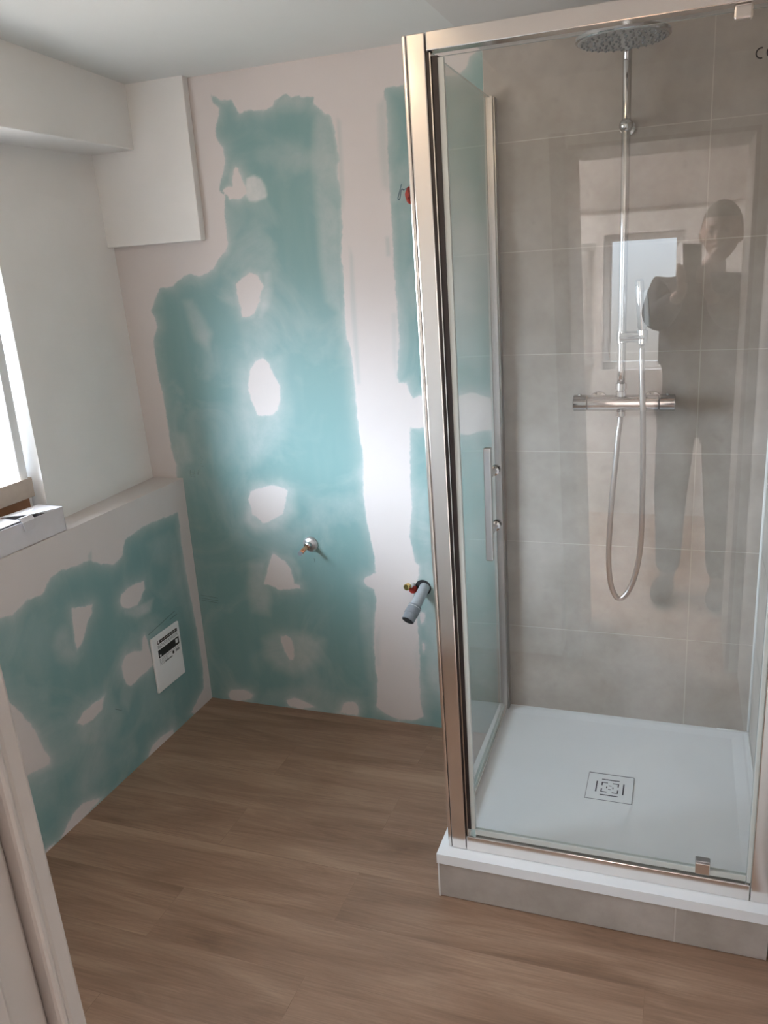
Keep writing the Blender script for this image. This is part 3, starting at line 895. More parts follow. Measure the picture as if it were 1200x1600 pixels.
M['tube'].use_nodes = True
gb = M['tube'].node_tree.nodes['Principled BSDF']
gb.inputs['Base Color'].default_value = (0.8, 0.8, 0.8, 1)
gb.inputs['Emission Color'].default_value = (1.0, 0.95, 0.92, 1)
gb.inputs['Emission Strength'].default_value = HALL_FILL_W / (math.pi * 0.10)
HALL_FILL = thing('ceiling_lamp', (0.55, -3.30, 2.40), 'added unseen fill lamp, round and white, on the hall ceiling behind the person', 'lamp')  # unseen lamp added to brighten the hall wall mirrored in the door
obj('base', P((0.55, -3.30, 2.40), (0, 0, -1), [(0, 0.17), (0.03, 0.17), (0.035, 0.12)], 36), M['white_plastic'], HALL_FILL)
obj('fill_diffuser', P((0.55, -3.30, 2.365), (0, 0, -1), [(0, 0.155), (0.03, 0.15), (0.06, 0.11), (0.07, 0.03)], 36), M['tube'], HALL_FILL, smooth=True)

# ------------------------------------------------------------------ shower tray on its tiled plinth
PL = thing('shower_plinth', (1.57, -0.40, 0.0), 'low stone-look tiled plinth under the white shower tray', 'plinth')
bm = bmesh.new()
box(bm, 1.187, RX - 0.002, -0.8056, -0.002, 0.0015, 0.104, mi=1)
for (u0, u1) in ((1.180, 1.7675), (1.7705, RX - 0.001)):
    box(bm, u0, u1, -0.806, -0.796, 0.002, 0.105, mi=0)
box(bm, 1.179, 1.187, -0.8055, -0.405, 0.002, 0.105, mi=0)
box(bm, 1.179, 1.187, -0.402, -0.002, 0.002, 0.105, mi=0)
obj('tile_cladding', bm, [M['tile'], M['grout']], PL, bevel=0.0008)
obj('corner_joint', B(1.1775, 1.1815, -0.8075, -0.8035, 0.0, 0.105), M['silicone'], PL)

TR = thing('shower_tray', (1.57, -0.40, 0.105), 'flat white resin shower tray filling the glass enclosure', 'shower tray')
bm = bmesh.new()
tx0, tx1, ty0, ty1, tz0, tz1 = 1.176, RX - 0.001, -0.810, -0.001, 0.1055, 0.1335
rim = 0.045
dish = 0.012
nn = 24
cx, cy = 1.581, -0.398
xs = [tx0] + list(np.linspace(tx0 + rim, tx1 - 0.02, nn)) + [tx1]
ys = [ty0] + list(np.linspace(ty0 + 0.075, ty1 - 0.02, nn)) + [ty1]


def tray_z(x, y):
    ex = min(x - (tx0 + rim), (tx1 - 0.02) - x)
    ey = min(y - (ty0 + 0.075), (ty1 - 0.02) - y)
    e = min(ex, ey)
    if e <= 0:
        return tz1
    return tz1 - 0.0035 - 0.006 * min(1, e / 0.33)


grid = [[bm.verts.new((x, y, tray_z(x, y))) for x in xs] for y in ys]
for j in range(len(ys) - 1):
    for i in range(len(xs) - 1):
        bm.faces.new((grid[j][i], grid[j][i + 1], grid[j + 1][i + 1], grid[j + 1][i]))
bot = [bm.verts.new(p) for p in ((tx0, ty0, tz0), (tx1, ty0, tz0), (tx1, ty1, tz0), (tx0, ty1, tz0))]
bm.faces.new(list(reversed(bot)))
bm.faces.new([bot[0], bot[1]] + list(reversed(grid[0])))
bm.faces.new([bot[2], bot[3]] + grid[-1])
bm.faces.new([bot[1], bot[2]] + [r[-1] for r in reversed(grid)])
bm.faces.new([bot[3], bot[0]] + [r[0] for r in grid])
obj('tray_body', bm, M['tray'], TR)
# square drain cover with its cut pattern
DC = 0.1276
dz = tray_z(1.581, -0.398)
bm = B(cx - 0.064, cx + 0.064, cy - 0.062, cy + 0.062, dz - 0.012, dz + 0.0016)
dr = obj('drain_cover', bm, M['tray'], TR, bevel=0.0006)
bm = bmesh.new()
e, wd = 0.064, 0.0013
for a in (-e - wd, e):
    box(bm, cx + a, cx + a + wd, cy - e, cy + e, dz - 0.004, dz + 0.0022)
for a in (-e - wd, e):
    box(bm, cx - e, cx + e, cy + a + .002, cy + a + wd + .002, dz - 0.004, dz + 0.0020)
obj('drain_joint', bm, M['grout_line'], dr)
bm = bmesh.new()
zt = dz + 0.0020


def slot(x0, x1, y0, y1):
    box(bm, cx + x0, cx + x1, cy + y0, cy + y1, dz - 0.002, zt)


for s in (-1, 1):
    a, b = sorted((s * 0.036, s * 0.0395))
    slot(a, b, -0.026, 0.026)
    slot(-0.025, 0.025, a, b)
    for q in (-1, 1):
        h0, h1 = sorted((q * 0.024, q * 0.007))
        v0, v1 = sorted((s * 0.021, s * 0.024))
        slot(h0, h1, v0, v1)
        h0, h1 = sorted((q * 0.021, q * 0.0245))
        v0, v1 = sorted((s * 0.008, s * 0.024))
        slot(h0, h1, v0, v1)
for k in range(4):
    a0 = math.radians(90 * k - 26)
    vs_ = []
    for r_, rng in ((0.0075, range(7)), (0.0105, range(6, -1, -1))):
        for j in rng:
            a = a0 + math.radians(52) * j / 6
            vs_.append(bm.verts.new((cx + r_ * math.cos(a), cy + r_ * math.sin(a), zt)))
    bm.faces.new(vs_)
obj('drain_slots', bm, M['slot'], dr)

# ------------------------------------------------------------------ shower enclosure
YD = -0.774
EN = thing('shower_enclosure', (1.57, -0.40, 0.1335), 'square glass shower enclosure with shiny aluminium frame and pivot door', 'shower enclosure')
ZB = 0.1337


def lean(x_b, x_t, z):
    return x_b + (x_t - x_b) * (z - ZB) / (2.056 - ZB)


def leaning_bar(x0b, x1b, x0t, x1t, y0, y1, z0, z1):
    bm = bmesh.new()
    hexa(bm, [(x0b, y0, z0), (x1b, y0, z0), (x1b, y1, z0), (x0b, y1, z0),
              (x0t, y0, z1), (x1t, y0, z1), (x1t, y1, z1), (x0t, y1, z1)])
    return bm


# corner post: rounded outer lip, groove, broad face
post = leaning_bar(1.2095, 1.2475, 1.1875, 1.2265, YD, YD + 0.040, ZB, 2.056)
pst = obj('corner_post', post, M['alu'], EN, bevel=0.003)
lip = leaning_bar(1.199, 1.2085, 1.177, 1.1865, YD + 0.001, YD + 0.040, ZB, 2.056)
obj('post_lip', lip, M['alu'], pst, bevel=0.003)
obj('post_groove', leaning_bar(1.2075, 1.2105, 1.1855, 1.1885, YD + 0.005, YD + 0.03, ZB, 2.054), M['alu_dark'], pst)
# top and bottom rails
obj('top_rail', B(1.229, 1.930, YD, YD + 0.034, 2.021, 2.056), M['alu'], EN, bevel=0.002)
obj('bottom_rail', B(1.249, 1.930, YD, YD + 0.034, ZB, 0.176), M['alu'], EN, bevel=0.002)
obj('wall_post', B(1.932, RX - 0.0005, YD, YD + 0.034, ZB, 2.056), M['alu'], EN, bevel=0.002)
obj('wall_post_seal', B(1.922, 1.932, YD + 0.006, YD + 0.022, 0.178, 2.020), M['clear_seal'], EN, bevel=0.002)
# magnetic seals between post and door
obj('door_seal', leaning_bar(1.2480, 1.2515, 1.2270, 1.2335, YD + 0.004, YD + 0.03, 0.177, 2.020), M['black_seal'], EN)
obj('door_seal', leaning_bar(1.2520, 1.2538, 1.2345, 1.2365, YD + 0.002, YD + 0.03, 0.177, 2.018), M['alu'], EN)
obj('door_seal', leaning_bar(1.2542, 1.2610, 1.2372, 1.2500, YD + 0.006, YD + 0.028, 0.195, 2.012), M['black_seal'], EN)


def glass_slab(name, pts, parent):
    bm = bmesh.new()
    hexa(bm, pts)
    bm.normal_update()
    for f_ in bm.faces:
        if f_.calc_area() < 0.03:
            f_.material_index = 1
    return obj(name, bm, [M['glass'], M['glass_edge']], parent)


def slab(x0, x1, y0, y1, z0, z1, x0t=None):
    x0t = x0 if x0t is None else x0t
    return [(x0, y0, z0), (x1, y0, z0), (x1, y1, z0), (x0, y1, z0), (x0t, y0, z1), (x1, y0, z1), (x1, y1, z1), (x0t, y1, z1)]


YG = YD + 0.010
dg = glass_slab('glass_door', slab(1.2645, 1.9215, YG, YG + 0.006, 0.196, 2.010, 1.2525), EN)
obj('side_strip', leaning_bar(1.2612, 1.272, 1.2500, 1.262, YG - 0.002, YG + 0.008, 0.196, 2.008), M['clear_seal'], dg)
obj('drip_strip', B(1.272, 1.921, YG - 0.003, YG + 0.009, 0.180, 0.1955), M['clear_seal'], dg, bevel=0.001)
# pull handle: bar standing off the glass on two round mounts
hd = obj('pull_handle', B(1.3375, 1.3535, -0.839, -0.823, 0.970, 1.227), M['chrome'], dg, bevel=0.002)
for z in (1.160, 1.030):
    bm = bmesh.new()
    profile(bm, (1.3455, YG - 0.0, z), (0, -1, 0), [(0, 0.011), (0.006, 0.011), (0.008, 0.007), (0.052, 0.0065)], 24)
    profile(bm, (1.3455, YG + 0.006, z), (0, 1, 0), [(0, 0.011), (0.008, 0.011), (0.010, 0.008)], 24)
    obj('handle_mount', bm, M['chrome'], hd, smooth=False)
# pivots
bm = bmesh.new()
box(bm, 1.8085, 1.8415, YG - 0.007, YG + 0.013, 0.181, 0.212)
pv = obj('pivot', bm, M['alu'], dg, bevel=0.002)
obj('pivot_cap', B(1.8085, 1.8415, YG - 0.006, YG + 0.012, 0.2125, 0.218), M['alu_dark'], pv, bevel=0.002)
bm = bmesh.new()
box(bm, 1.797, 1.829, YG - 0.007, YG + 0.013, 1.995, 2.0195)
obj('pivot', bm, M['alu'], dg, bevel=0.004)


# CE mark printed on the glass
def arc_strip(bm, c, r, w, a0, a1, y, n=20, mi=0):
    vs_ = []
    for i in range(n + 1):
        a = math.radians(a0 + (a1 - a0) * i / n)
        vs_.append([bm.verts.new((c[0] + q * math.cos(a), yy, c[1] + q * math.sin(a))) for q in (r - w / 2, r + w / 2) for yy in (y, y + 0.0004)])
    for i in range(n):
        p, q = vs_[i], vs_[i + 1]
        for (s, t) in ((0, 2), (2, 3), (3, 1), (1, 0)):
            bm.faces.new((p[s], p[t], q[t], q[s]))
    bm.faces.new((vs_[0][0], vs_[0][1], vs_[0][3], vs_[0][2]))
    bm.faces.new((vs_[-1][2], vs_[-1][3], vs_[-1][1], vs_[-1][0]))


bm = bmesh.new()
yc = YG - 0.0005
arc_strip(bm, (1.8460, 1.9375), 0.0083, 0.0024, 75, 285, yc)
arc_strip(bm, (1.8640, 1.9375), 0.0083, 0.0024, 75, 285, yc)
box(bm, 1.8560, 1.8640, yc, yc + 0.0004, 1.9365, 1.9387)
obj('ce_mark', bm, M['ink'], dg)

# fixed side screen with its wall profile and low sill
sp = glass_slab('side_glass', [(1.2125, YD + 0.040, 0.150), (1.2185, YD + 0.040, 0.150), (1.2045, -0.018, 0.150), (1.1985, -0.018, 0.150),
                               (1.1945, YD + 0.040, 2.050), (1.2005, YD + 0.040, 2.050), (1.1975, -0.018, 2.050), (1.1915, -0.018, 2.050)], EN)
bm = bmesh.new()
hexa(bm, [(1.190, -0.045, ZB), (1.2115, -0.045, ZB), (1.2115, -0.0065, ZB), (1.190, -0.0065, ZB),
          (1.183, -0.045, 2.054), (1.2045, -0.045, 2.054), (1.2045, -0.0065, 2.054), (1.183, -0.0065, 2.054)])
wp = obj('wall_profile', bm, M['profile'], EN, bevel=0.002)
obj('profile_lip', leaning_bar(1.1865, 1.1895, 1.1800, 1.1830, -0.047, -0.0065, ZB, 2.050), M['clear_seal'], wp)
obj('profile_trim', leaning_bar(1.2120, 1.2150, 1.2050, 1.2080, -0.040, -0.0065, ZB, 2.050), M['alu_dark'], wp)
bm = bmesh.new()
hexa(bm, [(1.2035, YD + 0.040, ZB), (1.2215, YD + 0.040, ZB), (1.2100, -0.045, ZB), (1.1925, -0.045, ZB),
          (1.2035, YD + 0.040, ZB + 0.016), (1.2215, YD + 0.040, ZB + 0.016), (1.2100, -0.045, ZB + 0.016), (1.1925, -0.045, ZB + 0.016)])
obj('side_sill', bm, M['alu'], EN, bevel=0.001)

# ------------------------------------------------------------------ shower column
VX0, VX1, VY, VZ = 1.432, 1.717, -0.068, 1.195
RXX = 1.567
SH = thing('shower_column', (RXX, -0.007, VZ), 'chrome thermostatic shower column with round overhead rose on tiled wall', 'shower')
bm = bmesh.new()
profile(bm, (1.4735, VY, VZ), (1, 0, 0), [(0, 0.0220), (0.001, 0.0232), (0.197, 0.0232), (0.198, 0.0220)], 36)
vb = obj('mixer_body', bm, M['chrome'], SH)
for x in (VX0, 1.674):
    bm = bmesh.new()
    profile(bm, (x, VY, VZ), (1, 0, 0), [(0, 0.021), (0.002, 0.0238), (0.039, 0.0238), (0.0405, 0.0215)] if x == VX0 else
            [(0, 0.0215), (0.0015, 0.0238), (0.041, 0.0238), (0.043, 0.021)], 36)
    k = obj('control_knob', bm, M['chrome'], vb)
    bm = bmesh.new()
    xx = VX0 + 0.018 if x == VX0 else 1.695
    profile(bm, (xx, VY, VZ + 0.0225), (0, 0, 1), [(0, 0.0055), (0.004, 0.005)], 16)
    obj('button', bm, M['chrome'], k)
for x in (1.499, 1.652):
    bm = bmesh.new()
    profile(bm, (x, -0.0068, VZ - 0.002), (0, -1, 0), [(0, 0.027), (0.005, 0.025), (0.008, 0.016), (0.045, 0.015)], 32)
    obj('wall_union', bm, M['chrome'], vb)
obj('riser_nut', P((RXX, VY, VZ + 0.019), (0, 0, 1), [(0, 0.0145), (0.016, 0.0145), (0.017, 0.0125), (0.020, 0.0125), (0.021, 0.0155), (0.037, 0.0155), (0.039, 0.011)], 24), M['chrome'], vb)
obj('hose_outlet', P((RXX, VY, VZ - 0.020), (0, 0, -1), [(0, 0.010), (0.004, 0.010), (0.005, 0.0135), (0.018, 0.0135), (0.021, 0.009)], 24), M['chrome'], vb)
# riser and arm
arm = [(RXX, VY, VZ + 0.05), (RXX, VY, 1.6), (RXX, VY, 2.05), (RXX, VY - 0.003, 2.095), (RXX + .001, VY - 0.02, 2.125), (RXX + .002, VY - 0.06, 2.136),
       (RXX + .006, -0.25, 2.134), (RXX + .008, -0.33, 2.130), (RXX + .009, -0.352, 2.118), (RXX + .009, -0.356, 2.100)]
bm = T(curve_pts(arm, 8), 0.0115, 20)
rs = obj('riser_pipe', bm, M['chrome'], SH)
bm = bmesh.new()
bmesh.ops.create_uvsphere(bm, u_segments=28, v_segments=16, radius=0.0185, matrix=Matrix.Translation((RXX, VY, 1.935)))
for f_ in bm.faces:
    f_.smooth = True
tube(bm, [(RXX, VY, 1.935), (RXX, -0.0068, 1.935)], 0.008, 16)
profile(bm, (RXX, -0.0068, 1.935), (0, -1, 0), [(0, 0.020), (0.005, 0.020), (0.007, 0.012)], 24)
obj('wall_bracket', bm, M['chrome'], SH)
# overhead rose
HC = (RXX + 0.009, -0.356, 2.078)
bm = P(HC, (0, 0, 1), [(0, 0.1035), (0.002, 0.1065), (0.010, 0.1065), (0.012, 0.104), (0.014, 0.02), (0.024, 0.016)], 64)
hh = obj('rain_head', bm, M['chrome'], SH)
obj('nozzle_plate', P((HC[0], HC[1], HC[2] - 0.0012), (0, 0, 1), [(0, 0.099), (0.0012, 0.101)], 64), M['head_face'], hh)
bm = bmesh.new()
for ring, cnt in ((0.014, 6), (0.030, 12), (0.047, 18), (0.064, 22), (0.080, 28), (0.092, 30)):
    for k in range(cnt):
        a = 2 * math.pi * k / cnt + ring * 9
        profile(bm, (HC[0] + ring * math.cos(a), HC[1] + ring * math.sin(a), HC[2] - 0.0012), (0, 0, -1), [(0, 0.0030), (0.0035, 0.0022)], 8)
nz_ = obj('nozzles', bm, M['nozzle'], hh)
nz_['kind'] = 'stuff'
# sliding holder
bm = bmesh.new()
profile(bm, (RXX, VY, 1.366), (0, 0, 1), [(0, 0.0145), (0.001, 0.0155), (0.033, 0.0155), (0.034, 0.0145)], 28)
profile(bm, (RXX - 0.004, VY - 0.004, 1.383), (1, -0.22, 0.02), [(0, 0.0155), (0.070, 0.0155), (0.072, 0.0145)], 28)
profile(bm, (RXX + 0.056, VY - 0.018, 1.364), (0, 0, 1), [(0, 0.0115), (0.001, 0.0135), (0.038, 0.0150), (0.039, 0.013)], 28)
obj('slider', bm, M['chrome'], SH)

# handset and hose: rest in the holder / hang from the mixer
bm = bmesh.new()
hx, hy = RXX + 0.056, VY - 0.018
tube(bm, [(hx, hy, 1.358), (hx, hy, 1.40), (hx - .001, hy, 1.41), (hx - 0.006, hy - 0.008, 1.47), (hx - 0.010, hy - 0.016, 1.535), (hx - .0105, hy - 0.0165, 1.540)],
     [0.0075, 0.009, 0.0125, 0.012, 0.0110, 0.008], 20)
HS = tag(obj('hand_shower', bm, M['chrome']), 'slim chrome hand shower stick standing in the slider', 'hand shower')
bm = bmesh.new()
hexa(bm, [(hx + 0.006, hy - .012, 1.412), (hx + 0.021, hy - .018, 1.412), (hx + 0.021, hy + .004, 1.412), (hx + 0.006, hy + .010, 1.412),
          (hx + 0.002, hy - .026, 1.508), (hx + 0.012, hy - .030, 1.515), (hx + 0.012, hy - .008, 1.515), (hx + 0.002, hy - .004, 1.508)])
obj('spray_face', bm, M['head_face'], HS, bevel=0.003)
hose = [(1.567, -0.068, 1.160), (1.5655, -0.070, 1.130), (1.562, -0.075, 1.101), (1.557, -0.08, 1.025), (1.547, -0.085, 0.888), (1.542, -0.09, 0.727),
        (1.551, -0.09, 0.633), (1.573, -0.09, 0.592), (1.599, -0.09, 0.613), (1.620, -0.09, 0.669), (1.633, -0.09, 0.753),
        (1.636, -0.092, 0.873), (1.634, -0.094, 1.067), (1.629, -0.096, 1.20), (1.6245, -0.091, 1.30), (hx, hy, 1.352)]
cp = curve_pts(hose, 80)
# even spacing, two rings per rib
acc = [0.0]
for a, b in zip(cp, cp[1:]):
    acc.append(acc[-1] + (b - a).length)
tot = acc[-1]
step = 0.0021
nst = int(tot / step)
xs_ = np.linspace(0, tot, nst)
px_, py_, pz_ = (np.interp(xs_, acc, [getattr(p, ax) for p in cp]) for ax in 'xyz')
pts = [Vector(q) for q in zip(px_, py_, pz_)]
rad = [0.0086 if (i // 1) % 2 else 0.0070 for i in range(len(pts))]
HO = tag(obj('shower_hose', T(pts, rad, 12), M['hose']), 'ribbed metal shower hose hanging in a loop below the mixer', 'hose')

# ------------------------------------------------------------------ pipes in the plasterboard
# copper stub with chrome rose
ST = thing('pipe_stub', (0.499, 0.0, 0.680), 'copper pipe stub with round chrome wall rose on green plasterboard', 'pipe')
obj('wall_rose', P((0.499, 0.0, 0.680), (0, -1, 0), [(0, 0.028), (0.004, 0.0285), (0.010, 0.024), (0.016, 0.013), (0.024, 0.0115)], 36), M['satin'], ST)
obj('collar', P((0.499, -0.02, 0.680), (-0.05, -1, -0.06), [(0, 0.013), (0.008, 0.013), (0.010, 0.009)], 24), M['chrome'], ST)
bm = T([(0.499, -0.02, 0.680), (0.497, -0.045, 0.678), (0.495, -0.078, 0.672)], 0.0078, 18)
cpz = obj('copper_pipe', bm, M['copper'], ST)
obj('pipe_end', T([(0.495, -0.0785, 0.672), (0.4947, -0.084, 0.671)], 0.0083, 18), M['pvc_dark'], cpz)

# waste pipe coming out of a round hole
WP = thing('waste_pipe', (0.915, 0.0, 0.545), 'grey plastic waste pipe sticking out of a dark hole beside the shower', 'pipe')
bm = bmesh.new()
profile(bm, (0.914, -0.0006, 0.543), (0, 1, 0), [(0, 0.029), (0.0008, 0.029)], 32)
obj('wall_hole', bm, M['dark'], WP)
a0, a1, a2 = Vector((0.921, 0.0, 0.546)), Vector((0.919, -0.022, 0.538)), Vector((0.898, -0.092, 0.485))
dd = (a2 - a1).normalized()
obj('pipe', T(curve_pts([a0, a1, a1 + dd * .02, a2], 6), 0.0185, 24), M['pvc'], WP)
q0 = a2 - dd * 0.030
cpl = obj('coupling', P(q0, dd, [(0, 0.0205), (0.002, 0.0235), (0.028, 0.0235), (0.029, 0.0245), (0.035, 0.0245), (0.036, 0.0225), (0.060, 0.0222)], 32), M['pvc_dark'], WP)
obj('pipe_mouth', P(q0 + dd * 0.0604, dd, [(0, 0.0195), (0.0004, 0.0195)], 32), M['dark'], cpl)
obj('sticker', P(q0 - dd * 0.0005, dd, [(0, 0.0196), (0.010, 0.0240), (0.0101, 0.019)], 32), M['white_plastic'], cpl)

# capped water pipe next to it
CP = thing('capped_pipe', (0.872, 0.0, 0.548), 'water pipe with brass cap and red ring beside the grey waste pipe', 'pipe')
obj('pipe', T([(0.880, 0.0, 0.550), (0.871, -0.030, 0.556)], 0.0085, 18), M['white_plastic'], CP)
obj('red_ring', P((0.8835, -0.004, 0.5375), (-0.25, -1, 0.1), [(0, 0.0125), (0.012, 0.0140), (0.016, 0.0125), (0.017, 0.009)], 24), M['red_plastic'], CP)
obj('brass_cap', P((0.871, -0.026, 0.556), (-0.25, -1, 0.05), [(0, 0.0105), (0.004, 0.0118), (0.016, 0.0118), (0.018, 0.010)], 24), M['brass'], CP)

# pipe end high on the wall, half hidden by the post
bm = P((0.936, 0.0, 1.818), (0, -1, 0), [(0, 0.026), (0.006, 0.024), (0.02, 0.012), (0.03, 0.011)], 24)
bmesh.ops.scale(bm, vec=(0.55, 1, 1), space=Matrix.Translation((-0.936, 0, -1.818)), verts=bm.verts)
tag(obj('cable_outlet', bm, M['red_plastic']), 'dark red outlet high on the wall, half hidden behind shower post', 'outlet')

# pen scribble and pencil lines on the boards (drawn on the wall)
bm = bmesh.new()
sc_ = [(0.911, 0, 1.852), (0.906, 0, 1.838), (0.900, 0, 1.822), (0.897, 0, 1.811), (0.901, 0, 1.808), (0.905, 0, 1.816), (0.908, 0, 1.832),
       (0.912, 0, 1.838), (0.916, 0, 1.834), (0.925, 0, 1.838)]
tube(bm, curve_pts([(x, -0.0003, z) for x, y, z in sc_], 4), 0.0010, 6)
struct(obj('trim_7', bm, M['pen']), 'pen scribble on the green board')
bm = bmesh.new()
for a, b in (((0.0003, -0.335, 0.427), (0.0003, -0.163, 0.447)), ((0.0003, -0.20, 0.428), (0.0003, -0.155, 0.431)),
             ((0.0003, -0.56, 0.262), (0.0003, -0.53, 0.240)), ):
    tube(bm, [a, b], 0.0007, 5)
tube(bm, [(0.508, -0.0002, 0.628), (0.510, -0.0002, 0.610)], 0.0008, 5)
for z in (0.440, 0.428, 0.419):
    tube(bm, [(0.012, -0.0002, z + .004), (0.085, -0.0002, z - .002)], 0.0005, 5)
struct(obj('trim_8', bm, M['pencil']), 'pencil marks on the boards')

bm = bmesh.new()
for st_ in ([(0.078, .985), (0.088, .992), (0.094, .984), (0.084, .966), (0.079, .958), (0.094, .958)],
            [(0.068, .925), (0.068, .945), (0.080, .945)], [(0.068, .936), (0.077, .936)],
            [(0.036, .915), (0.036, .942), (0.052, .942), (0.052, .915), (0.036, .915)], [(0.036, .929), (0.052, .929)]):
    tube(bm, [(x, -0.0002, z) for x, z in st_], 0.0012, 5)
struct(obj('trim_9', bm, M['chalk']), 'pale chalk marks on the green board')

# ------------------------------------------------------------------ access plate on the low wall
y0p, y1p = -0.334, -0.163
PT = thing('access_plate', (0.0, -0.248, 0.197), 'white plastic plate with dark printed label low on green wall', 'wall plate')
bm = B(0.0, 0.009, y0p, y1p, 0.197, 0.408)
pb = obj('plate', bm, M['white_plastic'], PT, bevel=0.003)
LB = obj('label', B(0.0088, 0.0094, y0p + 0.012, y1p - 0.008, 0.268, 0.395), M['white_plastic'], pb)


def pr(bm, a, b, c, d):
    """a,b along the plate (0..1, left to right), c,d height (0..1)"""
    ya, yb = y0p + (y1p - y0p) * a, y0p + (y1p - y0p) * b
    box(bm, 0.0092, 0.0098, ya, yb, 0.197 + 0.211 * c, 0.197 + 0.211 * d)


bm = bmesh.new()
pr(bm, 0.18, 0.90, 0.845, 0.905)
obj('printed_bar', bm, M['ink_brown'], LB)
bm = bmesh.new()
pr(bm, 0.16, 0.92, 0.60, 0.74)
obj('printed_panel', bm, M['ink'], LB)
for a_s, b_s, c_s, d_s in ((.79, .875, .64, .715), (.20, .25, .615, .65), (.195, .245, .865, .90)):
    obj('printed_symbol', B(0.0097, 0.0100, y0p + .171 * a_s, y0p + .171 * b_s, 0.197 + .211 * c_s, 0.197 + .211 * d_s), M['ink_white'], LB)
bm = bmesh.new()
for k in range(9):
    a = .30 + k * .062
    box(bm, 0.0097, 0.0100, y0p + .171 * a, y0p + .171 * (a + .035), 0.197 + .211 * .871, 0.197 + .211 * .882)
obj('printed_line', bm, M['ink_white'], LB)
bm = bmesh.new()
for r_ in range(3):
    z = .815 - r_ * .022
    a = .17
    while a < .9:
        l = random.uniform(.03, .10)
        pr(bm, a, min(a + l, .91), z, z + .010)
        a += l + .02
obj('printed_text', bm, M['ink_grey'], LB)
bm = bmesh.new()
for r_ in range(5):
    z = .565 - r_ * .026
    a = .17
    end = .9 if r_ == 0 else .42
    while a < end:
        l = random.uniform(.03, .07)
        pr(bm, a, a + l, z, z + .009)
        a += l + .02
pr(bm, .76, .90, .50, .545)
obj('printed_text', bm, M['ink_grey'], LB)
bm = bmesh.new()
pr(bm, .64, .70, .50, .55)
for k in range(6):
    pr(bm, .36 + k * .045, .36 + k * .045 + .030, .462, .484)
obj('printed_mark', bm, M['ink'], LB)

# ------------------------------------------------------------------ cardboard boxes on the ledge
WBX = thing('white_box', (-0.05, -0.85, HL), 'long flat white card box with loose tab on ledge edge', 'box')
R1 = Matrix.Translation((-0.004, -0.632, HL)) @ Matrix.Rotation(math.radians(-1.5), 4, 'Z')


def rb(bm, *a):
    vs_ = box(bm, *a)
    for v in vs_:
        v.co = R1 @ v.co


bm = bmesh.new()
L_, Wd, H_, tk = 0.46, 0.095, 0.074, 0.0016
rb(bm, -tk, 0, -L_, 0, 0.0005, H_)
rb(bm, -Wd, -Wd + tk, -L_, 0, 0.0005, H_)
rb(bm, -Wd, 0, -tk, 0, 0.0005, H_)
rb(bm, -Wd, 0, -L_, -L_ + tk, 0.0005, H_)
rb(bm, -Wd, 0, -L_, 0, 0.0005, tk)
obj('carton', bm, M['card_white'], WBX)
bm = bmesh.new()
pl = [(-0.001, 0.0, H_), (-Wd, 0.0, H_ + .002), (-Wd, -0.15, H_ + 0.006), (-0.006, -0.13, H_ + 0.014), (-0.002, -0.07, H_ + .002)]
vt = [bm.verts.new(R1 @ Vector(p)) for p in pl]
vb_ = [bm.verts.new(R1 @ (Vector(p) + Vector((0, 0, -tk)))) for p in pl]
bm.faces.new(vt)
bm.faces.new(list(reversed(vb_)))
for i in range(5):
    bm.faces.new((vt[i], vb_[i], vb_[(i + 1) % 5], vt[(i + 1) % 5]))
pl = [(-Wd, -0.15, H_ + 0.004), (-0.008, -0.16, H_ + .004), (-0.008, -L_, H_ + .002), (-Wd, -L_, H_ + .002)]
vt = [bm.verts.new(R1 @ Vector(p)) for p in pl]
vb_ = [bm.verts.new(R1 @ (Vector(p) + Vector((0, 0, -tk)))) for p in pl]
bm.faces.new(vt)
bm.faces.new(list(reversed(vb_)))
for i in range(4):
    bm.faces.new((vt[i], vb_[i], vb_[(i + 1) % 4], vt[(i + 1) % 4]))
bmesh.ops.recalc_face_normals(bm, faces=bm.faces)
obj('lid', bm, M['card_white'], WBX)
bm = bmesh.new()
prof = [(-0.012, H_ + 0.010), (0.004, H_ + 0.014), (0.013, H_ + 0.002), (0.011, H_ - 0.026)]
half = [0.021, 0.023, 0.023, 0.016]
a_, b_ = [], []
for (px2, pz2), h in zip(prof, half):
    for off, lst in ((0.0, a_), (-0.0012, b_)):
        lst.append((bm.verts.new(R1 @ Vector((px2 + off, -0.150 - h, pz2))), bm.verts.new(R1 @ Vector((px2 + off, -0.150 + h, pz2)))))
for i in range(3):
    bm.faces.new((a_[i][0], a_[i][1], a_[i + 1][1], a_[i + 1][0]))
    bm.faces.new((b_[i][0], b_[i + 1][0], b_[i + 1][1], b_[i][1]))
    bm.faces.new((a_[i][0], a_[i + 1][0], b_[i + 1][0], b_[i][0]))
    bm.faces.new((a_[i][1], b_[i][1], b_[i + 1][1], a_[i + 1][1]))
bm.faces.new((a_[3][0], a_[3][1], b_[3][1], b_[3][0]))
bm.faces.new((a_[0][0], b_[0][0], b_[0][1], a_[0][1]))
bmesh.ops.recalc_face_normals(bm, faces=bm.faces)
obj('tab', bm, M['card_white'], WBX)

